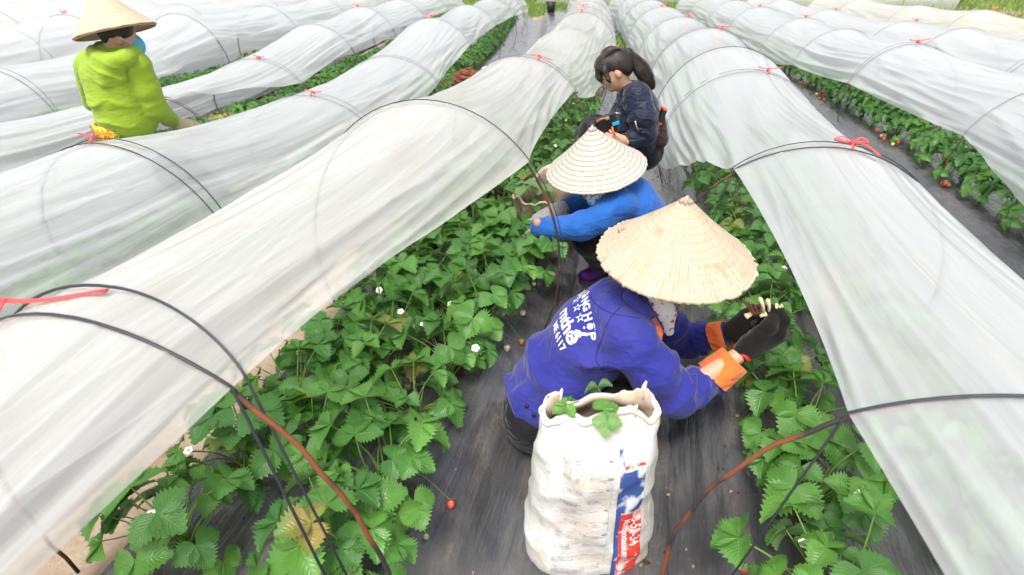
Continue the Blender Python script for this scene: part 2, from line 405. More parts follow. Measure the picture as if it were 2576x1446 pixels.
# row -> hoops (X, Y, apex Z, half width, film edge on the left, film edge on the right, flags: c cords, r ribbon)
TUN = {
 0: dict(h=[(-1.12, -.75, 1.0, .56, .75, .22, ''), (-.79, .84, 1.03, .56, .78, .275, 'c'), (-.36, 2.40, 1.06, .61, .85, .40, 'h'), (.06, 4.3, .95, .54, .85, .42, 'cr'), (.30, 5.6, .80, .52, .85, .62, ''), (.62, 7.0, .84, .52, .85, .72, ''),
         (.98, 8.6, .88, .52, .86, .88, 'cr'), (1.12, 9.5, .88, .52, .88, .88, 'cr'), (1.35, 11, .86, .5, .88, .88, 'c'), (1.6, 12.8, .84, .5, .88, .88, 'c'), (1.8, 14.6, .8, .5, .88, .88, 'c'), (1.95, 16.4, .8, .5, .9, .9, 'c')]),
 1: dict(h=[(.70, -.9, .98, .56, .3, .7, ''), (.93, .67, .98, .58, .29, .7, 'c'), (1.27, 2.18, .93, .58, .31, .8, 'crg'), (1.68, 4.1, .88, .56, .86, .88, 'cr'), (1.76, 4.75, .95, .56, .85, .88, 'h'), (2.03, 6.24, .93, .56, .86, .86, 'cr'),
         (2.30, 8.3, .85, .54, .86, .86, 'cr'), (2.5, 10.2, .83, .54, .86, .86, 'cr'), (2.72, 12.2, .8, .52, .86, .86, 'c'), (2.9, 14.2, .78, .5, .86, .86, 'cr'), (3.0, 16.3, .76, .5, .9, .9, 'c')]),
 2: dict(h=[(3.05, .9, .92, .58, .8, .8, ''), (3.3, 2.4, .9, .58, .72, .8, ''), (3.66, 3.8, .86, .54, .58, .8, 'c'), (3.93, 5.85, .83, .53, .6, .8, 'cr'), (4.16, 7.6, .78, .54, .66, .8, 'c'), (4.33, 9.05, .77, .56, .8, .8, 'cr'), (4.58, 11.4, .74, .55, .82, .8, 'cr'),
         (4.75, 13.2, .73, .54, .84, .8, 'cr'), (4.9, 15.2, .72, .54, .84, .8, 'c'), (5.0, 17, .7, .52, .9, .9, 'c')]),
 3: dict(h=[(5.2, 3.8, .8, .6, .75, .8, ''), (5.55, 5.9, .8, .6, .78, .8, 'c'), (5.88, 7.88, .76, .58, .8, .8, 'c'), (6.06, 9.36, .7, .58, .8, .8, 'cr'), (6.37, 12.4, .62, .56, .82, .82, 'cr'), (6.6, 15.2, .62, .56, .86, .86, 'cr'), (6.7, 16.8, .6, .56, .9, .9, '')]),
 4: dict(h=[(7.2, 6.2, .74, .6, .8, .8, 'c'), (7.6, 8.4, .76, .6, .8, .8, 'c'), (7.87, 10.3, .78, .6, .8, .8, 'cr'), (8.05, 12.3, .7, .6, .8, .8, 'c'), (8.3, 14.8, .66, .58, .85, .85, 'c'), (8.4, 16.6, .62, .56, .9, .9, '')]),
 -1: dict(h=[(-2.3, 1.0, .9, .58, .85, .85, ''), (-1.94, 2.60, .82, .58, .85, .78, 'cr'), (-1.57, 4.38, .66, .58, .85, .8, 'cr'), (-1.27, 6.1, .68, .58, .85, .52, 'c'), (-1.03, 7.83, .88, .58, .85, .50, 'cr'), (-.75, 10.2, .86, .56, .85, .5, 'c'),
          (-.45, 12.6, .8, .55, .86, .52, 'c'), (-.25, 14.6, .76, .55, .86, .6, 'c'), (-.1, 16.6, .74, .53, .9, .88, '')]),
 -2: dict(h=[(-3.9, 1.2, .78, .58, .8, .6, ''), (-3.5, 2.9, .74, .58, .8, .55, ''), (-3.10, 4.85, .58, .58, .8, .16, 'h'), (-2.82, 6.45, .60, .58, .85, .52, 'cr'), (-2.60, 7.95, .80, .60, .85, .48, 'c'), (-2.39, 9.8, .86, .58, .85, .5, 'cr'), (-2.15, 11.8, .84, .56, .85, .5, 'c'), (-1.9, 13.8, .8, .55, .86, .52, 'c'), (-1.7, 16, .76, .54, .9, .9, 'c')]),
 -3: dict(h=[(-5.2, 3.0, .74, .58, .85, .85, ''), (-4.66, 5.2, .72, .58, .85, .62, 'c'), (-4.4, 6.8, .72, .58, .85, .55, ''), (-4.28, 7.85, .93, .6, .85, .47, 'c'), (-4.0, 10, .86, .58, .85, .5, 'c'), (-3.75, 12.2, .84, .56, .85, .5, 'c'), (-3.5, 14.5, .8, .55, .86, .84, 'c'), (-3.4, 16.6, .76, .54, .9, .9, '')]),
 -4: dict(h=[(-6.5, 5.2, .82, .6, .85, .85, ''), (-6.01, 7.2, .84, .6, .85, .85, ''), (-5.89, 8.1, .90, .6, .85, .85, 'cr'), (-5.6, 10.4, .86, .6, .85, .85, 'c'), (-5.3, 13, .84, .58, .86, .86, 'c'), (-5.1, 16, .8, .56, .9, .9, 'c')]),
 -6: dict(h=[(-9.4, 7.5, .86, .6, .85, .85, ''), (-9.0, 10, .9, .6, .85, .85, 'c'), (-8.6, 13, .86, .6, .85, .85, 'c'), (-8.4, 17, .8, .6, .85, .85, '')]),
 -7: dict(h=[(-11, 8, .86, .6, .85, .85, ''), (-10.6, 11, .9, .6, .85, .85, ''), (-10.2, 14.5, .86, .6, .85, .85, ''), (-10, 18, .8, .6, .85, .85, '')]),
 -5: dict(h=[(-8.0, 6.5, .86, .6, .85, .85, ''), (-7.6, 9, .88, .6, .85, .85, 'c'), (-7.2, 12, .86, .6, .85, .85, 'c'), (-6.9, 15, .8, .6, .85, .85, 'c')]),
}
TLAB = {0: 'long plastic tunnel left of the two blue-clad workers, running from the lower left corner', 1: 'long plastic tunnel with a red bow at the right of the nearest worker', 2: 'plastic tunnel second from the right, red berries showing beneath its lifted edge',
 3: 'low pale plastic tunnel between the yellowed one and the one with berries', 4: 'yellowed plastic tunnel beside the grass at the top right', -1: 'plastic tunnel passing in front of the worker in the lime hoodie', -2: 'plastic tunnel directly behind the worker in the lime hoodie, its side lifted',
 -3: 'plastic tunnel second behind the lime hoodie worker', -4: 'plastic tunnel at the top left with a small red tie beside the conical hat', -5: 'plastic tunnel second from the far left corner of the field', -6: 'plastic tunnel at the top left edge beyond the conical hat', -7: 'outermost plastic tunnel of the far left corner'}
def build_tunnel(k):
    hs_ = TUN[k]['h']; near = k in (0, 1); LEANS = {}
    rnd = random.Random(k+50)
    root = thing('plastic_tunnel', TLAB[k], 'tunnel', (hs_[0][0], hs_[0][1], 0), 'plastic tunnels over the strawberry beds')
    V = []; U = []; rows = []; L = 0
    nb = {0: 170, 1: 170, 2: 120, -1: 130, -2: 100}.get(k, 80)
    lean = [0.0]*len(hs_)
    if k == 0: lean[2] = -.10
    for i in range(len(hs_)-1):
        A = hs_[i]; B = hs_[i+1]; d = B[1]-A[1]
        nt_ = (54 if A[1] < 3 else 26) if near else (30 if A[1] < 6 else 16)
        for j in range(nt_+(1 if i == len(hs_)-2 else 0)):
            t = j/nt_; s4 = 4*t*(1-t); hs4 = math.sin(PI*t)
            sag = .028*d*s4*(1.0 if d > 1 else .4)
            te = t*t*(3-2*t)*.35+t*.65
            qa, qb = A[4]*(1-te)+B[4]*te, A[5]*(1-te)+B[5]*te
            for m_ in range(nb+1):
                b = -1+2*m_/nb
                a = b*qa if b < 0 else b*qb
                pa = hoop_pt(k, A[0], A[1], A[2], A[3], a, lean[i]); pb = hoop_pt(k, B[0], B[1], B[2], B[3], a, lean[i+1])
                p = pa.lerp(pb, t)
                # sag between hoops: crown drops, flanks pull inwards and hang
                ab_ = abs(b); t_, n_ = hoop_frame(k, p.y)
                cx = rowx(k, p.y); side = 1 if a > 0 else -1
                p.z -= sag*(1-.35*ab_)
                p -= n_*side*sag*1.1*ab_*ab_
                # pleats: run along the tunnel, strongest on the flanks and by the hoops
                s = (Y_ := p.y)
                gather = 1-.75*s4
                r1 = noise.noise(Vector((a*8+.5*math.sin(Y_*1.3+a*3), Y_*.45, k*7))); r2 = noise.noise(Vector((a*19+.5*math.sin(Y_*1.9), Y_*.6, k*7+3)))
                pl = (.5-abs(r1)*2.2)*.030+(.4-abs(r2)*2.2)*.016*(.45+gather)
                pl += noise.noise(Vector((a*60, Y_*1.3, k*3+3)))*.0028*(.3+1.7*gather)
                pl *= (.35+1.0*ab_)*(1 if near else 1.25)
                lift = .006+pl*(0.12+.88*hs4**.5)+abs(pl)*.1
                if ab_ > .93: lift += .012*noise.noise(Vector((Y_*4, k, side)))*hs4
                nr = (n_*math.sin(a*TH)+Vector((0, 0, 1))*math.cos(a*TH))
                p += nr*lift
                V.append(p); U.append((a, p.y))
            rows.append(len(V))
    n = nb+1; nr_ = len(V)//n
    F = [(j*n+i, j*n+i+1, (j+1)*n+i+1, (j+1)*n+i) for j in range(nr_-1) for i in range(nb)]
    fm = M_film_yel if k in (4,) else (M_film_old if k == 0 else M_film)
    mk('film', V, F, fm, root, True, U)
    for i, h in enumerate(hs_):
        X, Y, Z, hw, qa, qb, fl = h
        if Y < .3: continue
        far = Y > 7
        mb = MB(); N = 20 if far else 44
        P = [hoop_pt(k, X, Y, Z, hw, -1+2*q/N, lean[i], 0, -.004) for q in range(N+1)]
        r = .0052 if not far else .006
        mb.tube([p+Vector((0, .004*math.sin(q*2.1), 0)) for q, p in enumerate(P)], r, 5 if far else 8)
        o = mb.build('hoop', M_rust if Y < 1 else (M_rust2 if Y < 3 else M_steel), root)
        if 'c' in fl:
            for jj in ((0, 1) if Y < 7 and (k, i) not in ((1, 1), (2, 2)) else (0,)):
                mb = MB(); P = []
                spread = (.05+.03*rnd.random())*(1 if jj else -.2)
                a0, a1 = -.93, .93
                foot = [hoop_pt(k, X, Y, Z, hw*.94, sg, lean[i], sg*.0+(.03 if jj else -.03), 0) for sg in (-1, 1)]
                if not (k == 0 and i == 1): P.append(foot[0])
                for q in range(N+1):
                    b = -1+2*q/N; a = b*(qa if b < 0 else qb)
                    c = math.cos(b*PI/2*.9)
                    P.append(hoop_pt(k, X, Y, Z, hw, a, lean[i], spread*max(0, c)**.6*(1.5 if k == 0 and Y < 1 and jj else 1), .011+.003*jj))
                P.append(foot[1])
                rr = .0036 if Y < 3 else .0028
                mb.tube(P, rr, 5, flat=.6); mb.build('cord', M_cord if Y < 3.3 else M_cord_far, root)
        if 'h' in fl:
            mb = MB(); P = [hoop_pt(k, X, Y, Z, hw, -.9+1.8*q/N, lean[i], 0, .013) for q in range(N+1)]
            mb.tube(P, .0022, 5); mb.build('cord', M_cord, root)
        if 'r' in fl or (k == 0 and i == 1):
            mb = MB(); da = {(0, 3): .12, (0, 1): -.18, (1, 2): .06}.get((k, i), rnd.uniform(-.06, .1)); sc = 1.0
            c = hoop_pt(k, X, Y, Z, hw, da, 0, .02, .024); t_, n_ = hoop_frame(k, Y)
            if (k, i) == (0, 1): ends = [(-.26, .02, .0), (.02, .005, .012), (.19, .06, .03)]; w_ = .009
            elif (k, i) == (0, 3): ends = [(-.07, .02, .012), (0, 0, .01), (.09, -.02, -.012)]; w_ = .009
            elif (k, i) == (1, 2): ends = [(-.05, .02, .012), (0, 0, .008), (.05, .0, .012)]; w_ = .007
            else:
                ends = [(-.075*rnd.uniform(.7, 1.2), rnd.uniform(-.03, .03), .02), (0, 0, .012), (.075*rnd.uniform(.7, 1.2), rnd.uniform(-.03, .03), rnd.uniform(.005, .035))]; w_ = .010 if Y < 5 else .013
            P = [c+n_*e[0]+t_*e[1]+Vector((0, 0, e[2])) for e in ends]
            mb.tube(spline(P, 6), w_, 6, flat=.3)
            mb.tube([c+t_*.03+Vector((0, 0, -.01)), c+Vector((0, 0, .015)), c-t_*.035+Vector((0, 0, -.012))], w_*.8, 6, flat=.5)
            if (k, i) == (1, 2):
                mb.tube(spline([c, c+n_*.03-t_*.05+Vector((0, 0, .015)), c+n_*.07-t_*.12+Vector((0, 0, -.005))], 5), w_, 6, flat=.3)
                mb.tube(spline([c, c-n_*.03+t_*.02+Vector((0, 0, .022)), c-n_*.06+t_*.015+Vector((0, 0, .01)), c], 6), w_*.8, 6, flat=.3)
                mb.tube(spline([c, c+n_*.03+t_*.02+Vector((0, 0, .022)), c+n_*.055+t_*.0+Vector((0, 0, .012)), c], 6), w_*.8, 6, flat=.3)
            mb.build('ribbon', M_ribbon, root)
    return root
for k in TUN: build_tunnel(k)

# ------------------------------------------------------------------ strawberry plants
def leaflet(L, W, yaw, fold, droop, seed, teeth=9):
    rr = random.Random(seed); V = []; F = []; U = []; n = teeth*2
    for i in range(n+1):
        s = i/n
        wv = W*(math.sin(PI*min(1, s**.72))**.75)*(1 if s < 1 else 0)*.5
        wv = max(wv, 0.0)
        for c, cf in ((-2, 1), (-1, .52), (0, 0), (1, .52), (2, 1)):
            x = wv*cf*(1 if c > 0 else -1); y = s*L
            if abs(c) == 2:
                if i % 2 == 1: x *= 1.17; y += L*.05
                else: x *= .86
            z = abs(x)*fold-droop*L*s*s+.018*L*math.sin(i*PI)*0
            z += .016*L*math.sin(s*9*PI*.5+abs(c))*(abs(c) > 0)*.6
            z += L*.05*noise.noise(Vector((x*30, y*30, seed)))
            cy, sy = math.cos(yaw), math.sin(yaw)
            V.append((x*cy-y*sy, x*sy+y*cy, z)); U.append((c/2, s))
    for i in range(n):
        for c in range(4): F.append((i*5+c, i*5+c+1, (i+1)*5+c+1, (i+1)*5+c))
    return V, F, U
def leaf_mesh(seed, reach, height, L, low=False, blade_tilt=0.2):
    "petiole from the crown plus three serrated leaflets"
    rr = random.Random(seed); mb = MB()
    tip = Vector((0, reach, height)); P = spline([(0, 0, 0), (0, reach*.35, height*.62), tip], 3 if low else 4)
    mb.tube(P, [.0032-.0014*i/(len(P)-1) for i in range(len(P))], 3 if low else 5, 1, caps=False)
    R = Matrix.Rotation(-blade_tilt, 4, 'X')
    for yaw, ln in ((0, 1.0), (1.5, .92), (-1.5, .92)):
        V, F, U = leaflet(L*ln*rr.uniform(.92, 1.08), L*.92*rr.uniform(.9, 1.1), yaw+rr.uniform(-.15, .15), rr.uniform(.1, .75), rr.uniform(.05, .6), seed*7+int(yaw*10), 4 if low else 9)
        V = [tip+(R @ Vector(v)) for v in V]; mb.add(V, F, 0, U)
    return mb
LEAFM = []
for i, (re, he, L) in enumerate([(.06, .22, .074), (.10, .20, .080), (.13, .17, .072), (.16, .13, .068), (.18, .09, .074), (.08, .17, .064), (.04, .15, .05), (.14, .21, .078), (.07, .20, .068), (.12, .19, .074), (.15, .15, .066), (.17, .11, .070), (.09, .24, .070), (.05, .12, .045)]):
    o = leaf_mesh(i+1, re, he, L, False, [.1, .3, .5, .7, .9, .4, .1, .45, .2, .75, 1.1, .6, 0, .3][i]).build('leaf', [M_leaf, M_stem]); LEAFM.append(o.data); bpy.data.objects.remove(o)
def berry_mb(mb, c, s, m=0, mc=1):
    c = Vector(c); V = []; F = []
    prof = [(0, -1.15), (.35, -1.0), (.66, -.6), (.86, -.1), (.9, .3), (.66, .68), (.28, .8), (0, .78)]
    n = 9
    for r, z in prof:
        for k in range(n): V.append(c+Vector((r*s*math.cos(k*2*PI/n), r*s*math.sin(k*2*PI/n), z*s)))
    for i in range(len(prof)-1):
        for k in range(n): F.append((i*n+k, i*n+(k+1) % n, (i+1)*n+(k+1) % n, (i+1)*n+k))
    mb.add(V, F, m)
    for k in range(7):
        a = k*2*PI/7; d = Vector((math.cos(a), math.sin(a), 0)); e = Vector((-d.y, d.x, 0))
        mb.add([c+Vector((0, 0, s*.85)), c+d*s*.5+e*s*.22+Vector((0, 0, s*.82)), c+d*s*1.05+Vector((0, 0, s*.95)), c+d*s*.5-e*s*.22+Vector((0, 0, s*.82))], [(0, 1, 2, 3)], mc)
BERRY = []
for mt in (M_red, M_white, M_green):
    mb = MB(); berry_mb(mb, (0, 0, 0), .015 if mt != M_green else .010); o = mb.build('berry', [mt, M_leaf], uv=False); BERRY.append(o.data); bpy.data.objects.remove(o)
mb = MB()
for k in range(5):
    a = k*2*PI/5; V = [(0, 0, 0)]
    for t in range(9):
        b = PI*t/8-PI/2; r = .0085; V.append((math.cos(a)*(.0095+r*math.sin(b+PI/2)*.95)-math.sin(a)*r*math.cos(b+PI/2), math.sin(a)*(.0095+r*math.sin(b+PI/2)*.95)+math.cos(a)*r*math.cos(b+PI/2), .003))
    mb.add(V, [(0, i+1, i+2) for i in range(8)], 0)
V = [(.0045*math.cos(k*PI/4), .0045*math.sin(k*PI/4), .0045) for k in range(8)]+[(0, 0, .007)]+[(.005*math.cos(k*PI/4), .005*math.sin(k*PI/4), .001) for k in range(8)]
mb.add(V, [(k, (k+1) % 8, 8) for k in range(8)]+[(9+k, 9+(k+1) % 8, (k+1) % 8, k) for k in range(8)], 1)
o = mb.build('flower', [M_petal, M_centre], uv=False); FLOWER = o.data; bpy.data.objects.remove(o)
mb = MB(); V = [(0, 0, .012)]+[(.055*math.cos(k*PI/7)*(1+.3*math.sin(k*3)), .045*math.sin(k*PI/7)*(1+.3*math.cos(k*2.3)), .005) for k in range(14)]
mb.add(V, [(0, 1+k, 1+(k+1) % 14) for k in range(14)]); o = mb.build('soil_patch', M_dark_soil, uv=False); PATCH = o.data; bpy.data.objects.remove(o)
def stalk(p, q, r=.0013):
    mb = MB(); mb.tube(spline([p, (p[0]*.4+q[0]*.6, p[1]*.4+q[1]*.6, max(p[2], q[2])+.03), q], 4), r, 4, caps=False)
    return mb
def link(name, me, parent, M):
    o = bpy.data.objects.new(name, me); COL.objects.link(o); o.parent = parent; o.matrix_local = M; return o
def plant_full(X, Y, label, rr, n=17, size=1.0, group=None, berries=1, flowers=1, face=0):
    z = gz(X, Y)+.01
    root = thing('strawberry_plant', label, 'strawberry plant', (X, Y, z), group)
    for i in range(n):
        f = i/n
        v = rr.choice([0, 1, 5, 7, 8, 12] if f < .35 else ([1, 2, 7, 5, 9, 6] if f < .7 else [2, 3, 4, 10, 11, 13]))
        az = i*2.399+rr.uniform(-.4, .4)
        s = size*rr.uniform(.82, 1.15)
        M = Matrix.Translation((rr.uniform(-.02, .02), rr.uniform(-.02, .02), 0)) @ Matrix.Rotation(az, 4, 'Z') @ Matrix.Rotation(rr.uniform(-.38, .22), 4, 'X') @ Matrix.Rotation(rr.uniform(-.25, .25), 4, 'Y') @ Matrix.Scale(s, 4)
        link('leaf', LEAFM[v], root, M)
    link('soil_patch', PATCH, root, Matrix.Rotation(rr.uniform(0, 6), 4, 'Z') @ Matrix.Scale(rr.uniform(.7, 1.2), 4))
    st = MB()
    for i in range(berries):
        a = face+rr.uniform(-.8, .8); r = rr.uniform(.12, .20); p = Vector((math.cos(a)*r, math.sin(a)*r, .0))
        p.z = gz(X+p.x, Y+p.y)+.022-z
        ty = rr.choices([0, 1, 2], [.4, .25, .35])[0]
        link('berry', BERRY[ty], root, Matrix.Translation(p) @ Matrix.Rotation(rr.uniform(-.9, .9), 4, 'X') @ Matrix.Scale(rr.uniform(.8, 1.15), 4))
        st.tube(spline([(0, 0, .01), (p.x*.5, p.y*.5, .10), (p.x, p.y, p.z+.015)], 4), .0014, 4, caps=False)
    for i in range(flowers):
        a = rr.uniform(0, 6.28); r = rr.uniform(.04, .15); p = Vector((math.cos(a)*r, math.sin(a)*r, rr.uniform(.15, .22)))
        link('flower', FLOWER, root, Matrix.Translation(p) @ Matrix.Rotation(rr.uniform(-.7, .9), 4, 'X') @ Matrix.Scale(rr.uniform(.7, .95), 4))
        st.tube(spline([(0, 0, .01), (p.x*.6, p.y*.6, p.z*.7), p], 4), .0013, 4, caps=False)
    if st.V: st.build('stalk', M_stem, uv=False).parent = root
    return root
# lighter whole-plant meshes for the plants farther off
FARM = []
for sd_ in range(5):
    rr = random.Random(sd_+400); mb = MB()
    for i in range(22):
        f = i/22; re = .04+.15*f+rr.uniform(-.02, .03); he = .22-.14*f*f+rr.uniform(-.03, .03)
        lm = leaf_mesh(sd_*40+i, re, he, rr.uniform(.058, .08), True, .1+.9*f)
        M = Matrix.Rotation(i*2.4+rr.uniform(-.3, .3), 4, 'Z')
        b = len(mb.V); mb.V += [tuple(M @ Vector(v)) for v in lm.V]; mb.F += [tuple(q+b for q in f_) for f_ in lm.F]; mb.M += lm.M; mb.U += lm.U
    o = mb.build('strawberry_plant', [M_leaf, M_stem]); FARM.append(o.data); bpy.data.objects.remove(o)
def plant_far(X, Y, label, group, rr, berries=0, face=0):
    o = bpy.data.objects.new('strawberry_plant', rr.choice(FARM)); COL.objects.link(o)
    o.location = (X, Y, gz(X, Y)); o.rotation_euler = (rr.uniform(-.1, .1), rr.uniform(-.1, .1), rr.uniform(0, 6.28)); s = rr.uniform(.9, 1.15); o.scale = (s, s, s)
    tag(o, label, 'strawberry plant', group)
    for i in range(berries):
        a = face+rr.uniform(-.6, .6); r = rr.uniform(.17, .24); p = Vector((X+math.cos(a)*r, Y+math.sin(a)*r, 0)); p.z = gz(p.x, p.y)+.02+rr.uniform(0, .05)
        b = bpy.data.objects.new('berry', BERRY[rr.choices([0, 1], [.75, .25])[0]]); COL.objects.link(b); b.parent = o
        M = Matrix.LocRotScale(o.location, o.rotation_euler, o.scale).inverted() @ Matrix.Translation(p) @ Matrix.Scale(rr.uniform(1.0, 1.4), 4)
        b.matrix_local = M
ORD = ['nearest', 'second', 'third', 'fourth', 'fifth', 'sixth', 'seventh', 'eighth', 'ninth', 'tenth', 'eleventh', 'twelfth', 'thirteenth', 'fourteenth', 'fifteenth', 'sixteenth', 'seventeenth', 'eighteenth', 'nineteenth', 'twentieth']
rr = random.Random(11)
LINES = [  # row, offset, y0, y1, spacing, name, face angle
 (0, -.21, .97, 5.0, .29, '%s strawberry plant from the front beside the sandy furrow', PI),
 (0, .0, 1.25, 6.0, .33, '%s strawberry plant from the front in the middle of the left bed', 0),
 (0, .27, .86, 6.2, .28, '%s strawberry plant in the line left of the dark central furrow', 0),
 (1, -.20, .78, 6.2, .29, '%s strawberry plant in the line right of the dark central furrow', PI)]
for k, off, y0, y1, sp, lab, face in LINES:
    Y = y0; i = 0
    while Y < y1:
        X = rowx(k, Y)+off+rr.uniform(-.03, .03)
        near = Y < 3
        plant_full(X, Y, lab % (ORD[i] if i < 20 else 'last'), rr, 23 if near else 17, rr.uniform(.92, 1.12), 'strawberry plants of the open beds', rr.choice([1, 2, 3]) if near else 1, rr.choice([0, 1, 2]), face)
        Y += sp*rr.uniform(.88, 1.12); i += 1
plant_full(.06, 2.52, 'leafy strawberry plant that the hands of the bright blue worker reach into', rr, 24, 1.15, None, 1, 2, 0)
FAR = [(0, .22, 6.3, 17, 'right edge of the tunnel left of the photographer', 0, 1), (1, -.2, 6.3, 17, 'left edge of the tunnel right of the photographer', PI, 1), (1, .25, 1.0, 5, 'film of the rightmost near tunnel', 0, 0),
       (2, -.22, 2.4, 16.5, 'left edge of the tunnel at the right', PI, 3), (-1, .22, 2.2, 17, 'tunnel in front of the lime hoodie', 0, 1),
       (-2, .22, 3.2, 16, 'tunnel behind the lime hoodie', 0, 1), (-3, .22, 5, 14, 'second tunnel behind the lime hoodie', 0, 0), (-1, -.2, 1.4, 3.4, 'near end of the tunnel before the lime hoodie', 0, 0), (-1, .2, 1.2, 2.1, 'lower left stretch of tunnel film', 0, 0)]
for k, off, y0, y1, lab, face, nb in FAR:
    Y = y0; i = 0
    while Y < y1:
        l_ = (ORD[i]+' strawberry plant along the '+lab) if i < 20 else 'tiny far strawberry plant along the '+lab
        plant_far(rowx(k, Y)+off+rr.uniform(-.04, .04), Y, l_, 'strawberry plants along the '+lab, rr, rr.choice([0, 0, nb]) if nb else 0, face)
        Y += .31*rr.uniform(.85, 1.15); i += 1

#<PEOPLE>
# ------------------------------------------------------------------ people
M_skin = mat('skin', (.55, .32, .21), .5, .4, **{'Subsurface Weight': .08}); M_hair2 = mat('brown_hair', (.05, .028, .018), .35, .5)
M_hair = mat('black_hair', (.018, .012, .01), .38, .5, None, (50, .8, .004, (1, 1, 8)))
def cloth(name, col, col2=None, rough=.8, fine=420, mid=9, bs=.65):
    m = mat(name, col, rough, .25, (col2 or tuple(c*.72 for c in col), 3.2, 5, .45, .7)); N, L, b = nodes(m)
    tc = N.new('ShaderNodeTexCoord'); o = tc.outputs['Object']
    h = math_n(N, L, 'ADD', math_n(N, L, 'MULTIPLY', noise_n(N, L, o, fine, 2), .05), math_n(N, L, 'ADD', math_n(N, L, 'MULTIPLY', math_n(N, L, 'ABSOLUTE', math_n(N, L, 'SUBTRACT', noise_n(N, L, o, mid*.9, 2, (1, 1.3, 2.4)), .5)), -2.6), math_n(N, L, 'MULTIPLY', noise_n(N, L, o, mid*2.5, 2, (1.5, 1, 2)), .35)))
    bp = N.new('ShaderNodeBump'); bp.inputs['Strength'].default_value = bs; bp.inputs['Distance'].default_value = .022
    L.new(h, bp.inputs['Height']); L.new(bp.outputs[0], b.inputs['Normal']); b.inputs['Sheen Weight'].default_value = .15
    return m
M_violet = cloth('violet_blue_cotton', (.020, .024, .21), (.040, .042, .25), bs=.5); M_blue = cloth('bright_blue_cotton', (.015, .105, .40), bs=.4); M_lime = cloth('lime_fleece', (.27, .40, .025), (.24, .36, .02), bs=.28)
M_navy = cloth('navy_nylon', (.008, .014, .038), None, .5); M_black = cloth('black_trouser', (.006, .006, .008)); M_orange = cloth('orange_cotton', (.80, .16, .03), (.7, .13, .03))
M_purple = mat('purple_rubber', (.10, .01, .22), .35, .5); M_glove = cloth('black_knit', (.008, .007, .006), (.022, .015, .010), .95, 600, 12, .3)
M_beige = cloth('beige_glove', (.55, .44, .28), None, .7); M_grey = cloth('grey_glove', (.42, .42, .42)); M_redtrim = mat('red_trim', (.7, .02, .02), .6)
M_brown = cloth('brown_rib', (.03, .014, .012)); M_thread = mat('dark_stitch', (.010, .010, .12), .8); M_print = mat('white_print', (.75, .76, .8), .6)
M_mask = mat('blue_mask', (.10, .42, .62), .7); M_floral = mat('floral_scarf', (.62, .58, .55), .85, .2, ((.30, .10, .16), 55, 2, .56, .6))
M_scarf_blue = mat('blue_white_scarf', (.55, .66, .75), .85, .2, ((.08, .25, .5), 60, 2, .5, .58)); M_button = mat('button', (.01, .01, .012), .3)
M_lip = mat('lips', (.42, .13, .11), .5)
def fmesh(name, F_, m, parent, vox=.009):
    V, F = F_.mesh(vox); return mk(name, V, F, m, parent)
HANDV = {}
def hand_field(curl, grow=0., thumb=.5):
    f = Field(.008)
    ys = [.032, .011, -.011, -.031]; ln = [(.040, .026, .020), (.045, .029, .021), (.041, .027, .020), (.032, .021, .018)]; st = [.088, .092, .087, .078]
    f.cone((-.01, 0, 0), (.02, 0, 0), .026+grow, .028+grow, ((0, 0, 1), .75))
    for y, l, s in zip(ys, ln, st):
        f.cone((.012, y*.55, 0), (s, y, .004), .019+grow, .0135+grow, k=.014)
        p = Vector((s, y, .004)); a = 0; r = .0105+grow
        for j, q in enumerate(l):
            a += curl*(.75, 1.0, .7)[j]*(1+.12*ys.index(y)); n = p+Vector((math.cos(a)*q, y*.08, -math.sin(a)*q))
            f.cone(p, n, r, r-.0012, k=.004); p = n; r -= .0012
    f.cone((.018, .016, -.004), (.045, .042, -.014), .020+grow, .016+grow, k=.014)
    e = Vector((.075, .060-.02*thumb, -.020-.018*thumb)); f.cone((.045, .042, -.014), e, .0135+grow, .0115+grow, k=.006)
    f.cone(e, e+Vector((.022, -.008-.01*thumb, -.012-.012*thumb)), .0115+grow, .0085+grow, k=.004)
    return f
def hand(name, wrist, d, palm, side, m, parent, curl=.5, grow=0., s=1.0, thumb=.5):
    V, F = hand_field(curl, grow, thumb).mesh(.0038 if name != 'x' else .003)
    x = Vector(d).normalized(); z = -(Vector(palm)-x*Vector(palm).dot(x)).normalized(); y = z.cross(x)
    if side < 0: V = V*np.array([1, -1, 1]); F = F[:, ::-1]
    R = np.array([x, y, z]).T*s
    V = V @ R.T+np.array(wrist)
    return mk(name, V, F, m, parent)
def band(name, a, b, ra, rb, m, parent, n=22, thick=.003, wob=.003, seed=1):
    "an open sleeve end: a short double-walled tube"
    a = Vector(a); b = Vector(b); T = (b-a).normalized(); u = T.orthogonal().normalized(); v = T.cross(u); V = []; F = []
    prof = [(0, 0), (.5, 0), (1, 0), (1.0, -thick), (.5, -thick), (0, -thick)]
    for t, dr in prof:
        for k in range(n):
            an = 2*PI*k/n; r = ra+(rb-ra)*t+dr+wob*math.sin(an*3+seed+t*2)
            V.append(a.lerp(b, t)+(u*math.cos(an)+v*math.sin(an))*r+T*wob*math.sin(an*2+seed))
    for i in range(len(prof)-1):
        for k in range(n): F.append((i*n+k, i*n+(k+1) % n, (i+1)*n+(k+1) % n, (i+1)*n+k))
    return mk(name, V, F, m, parent)
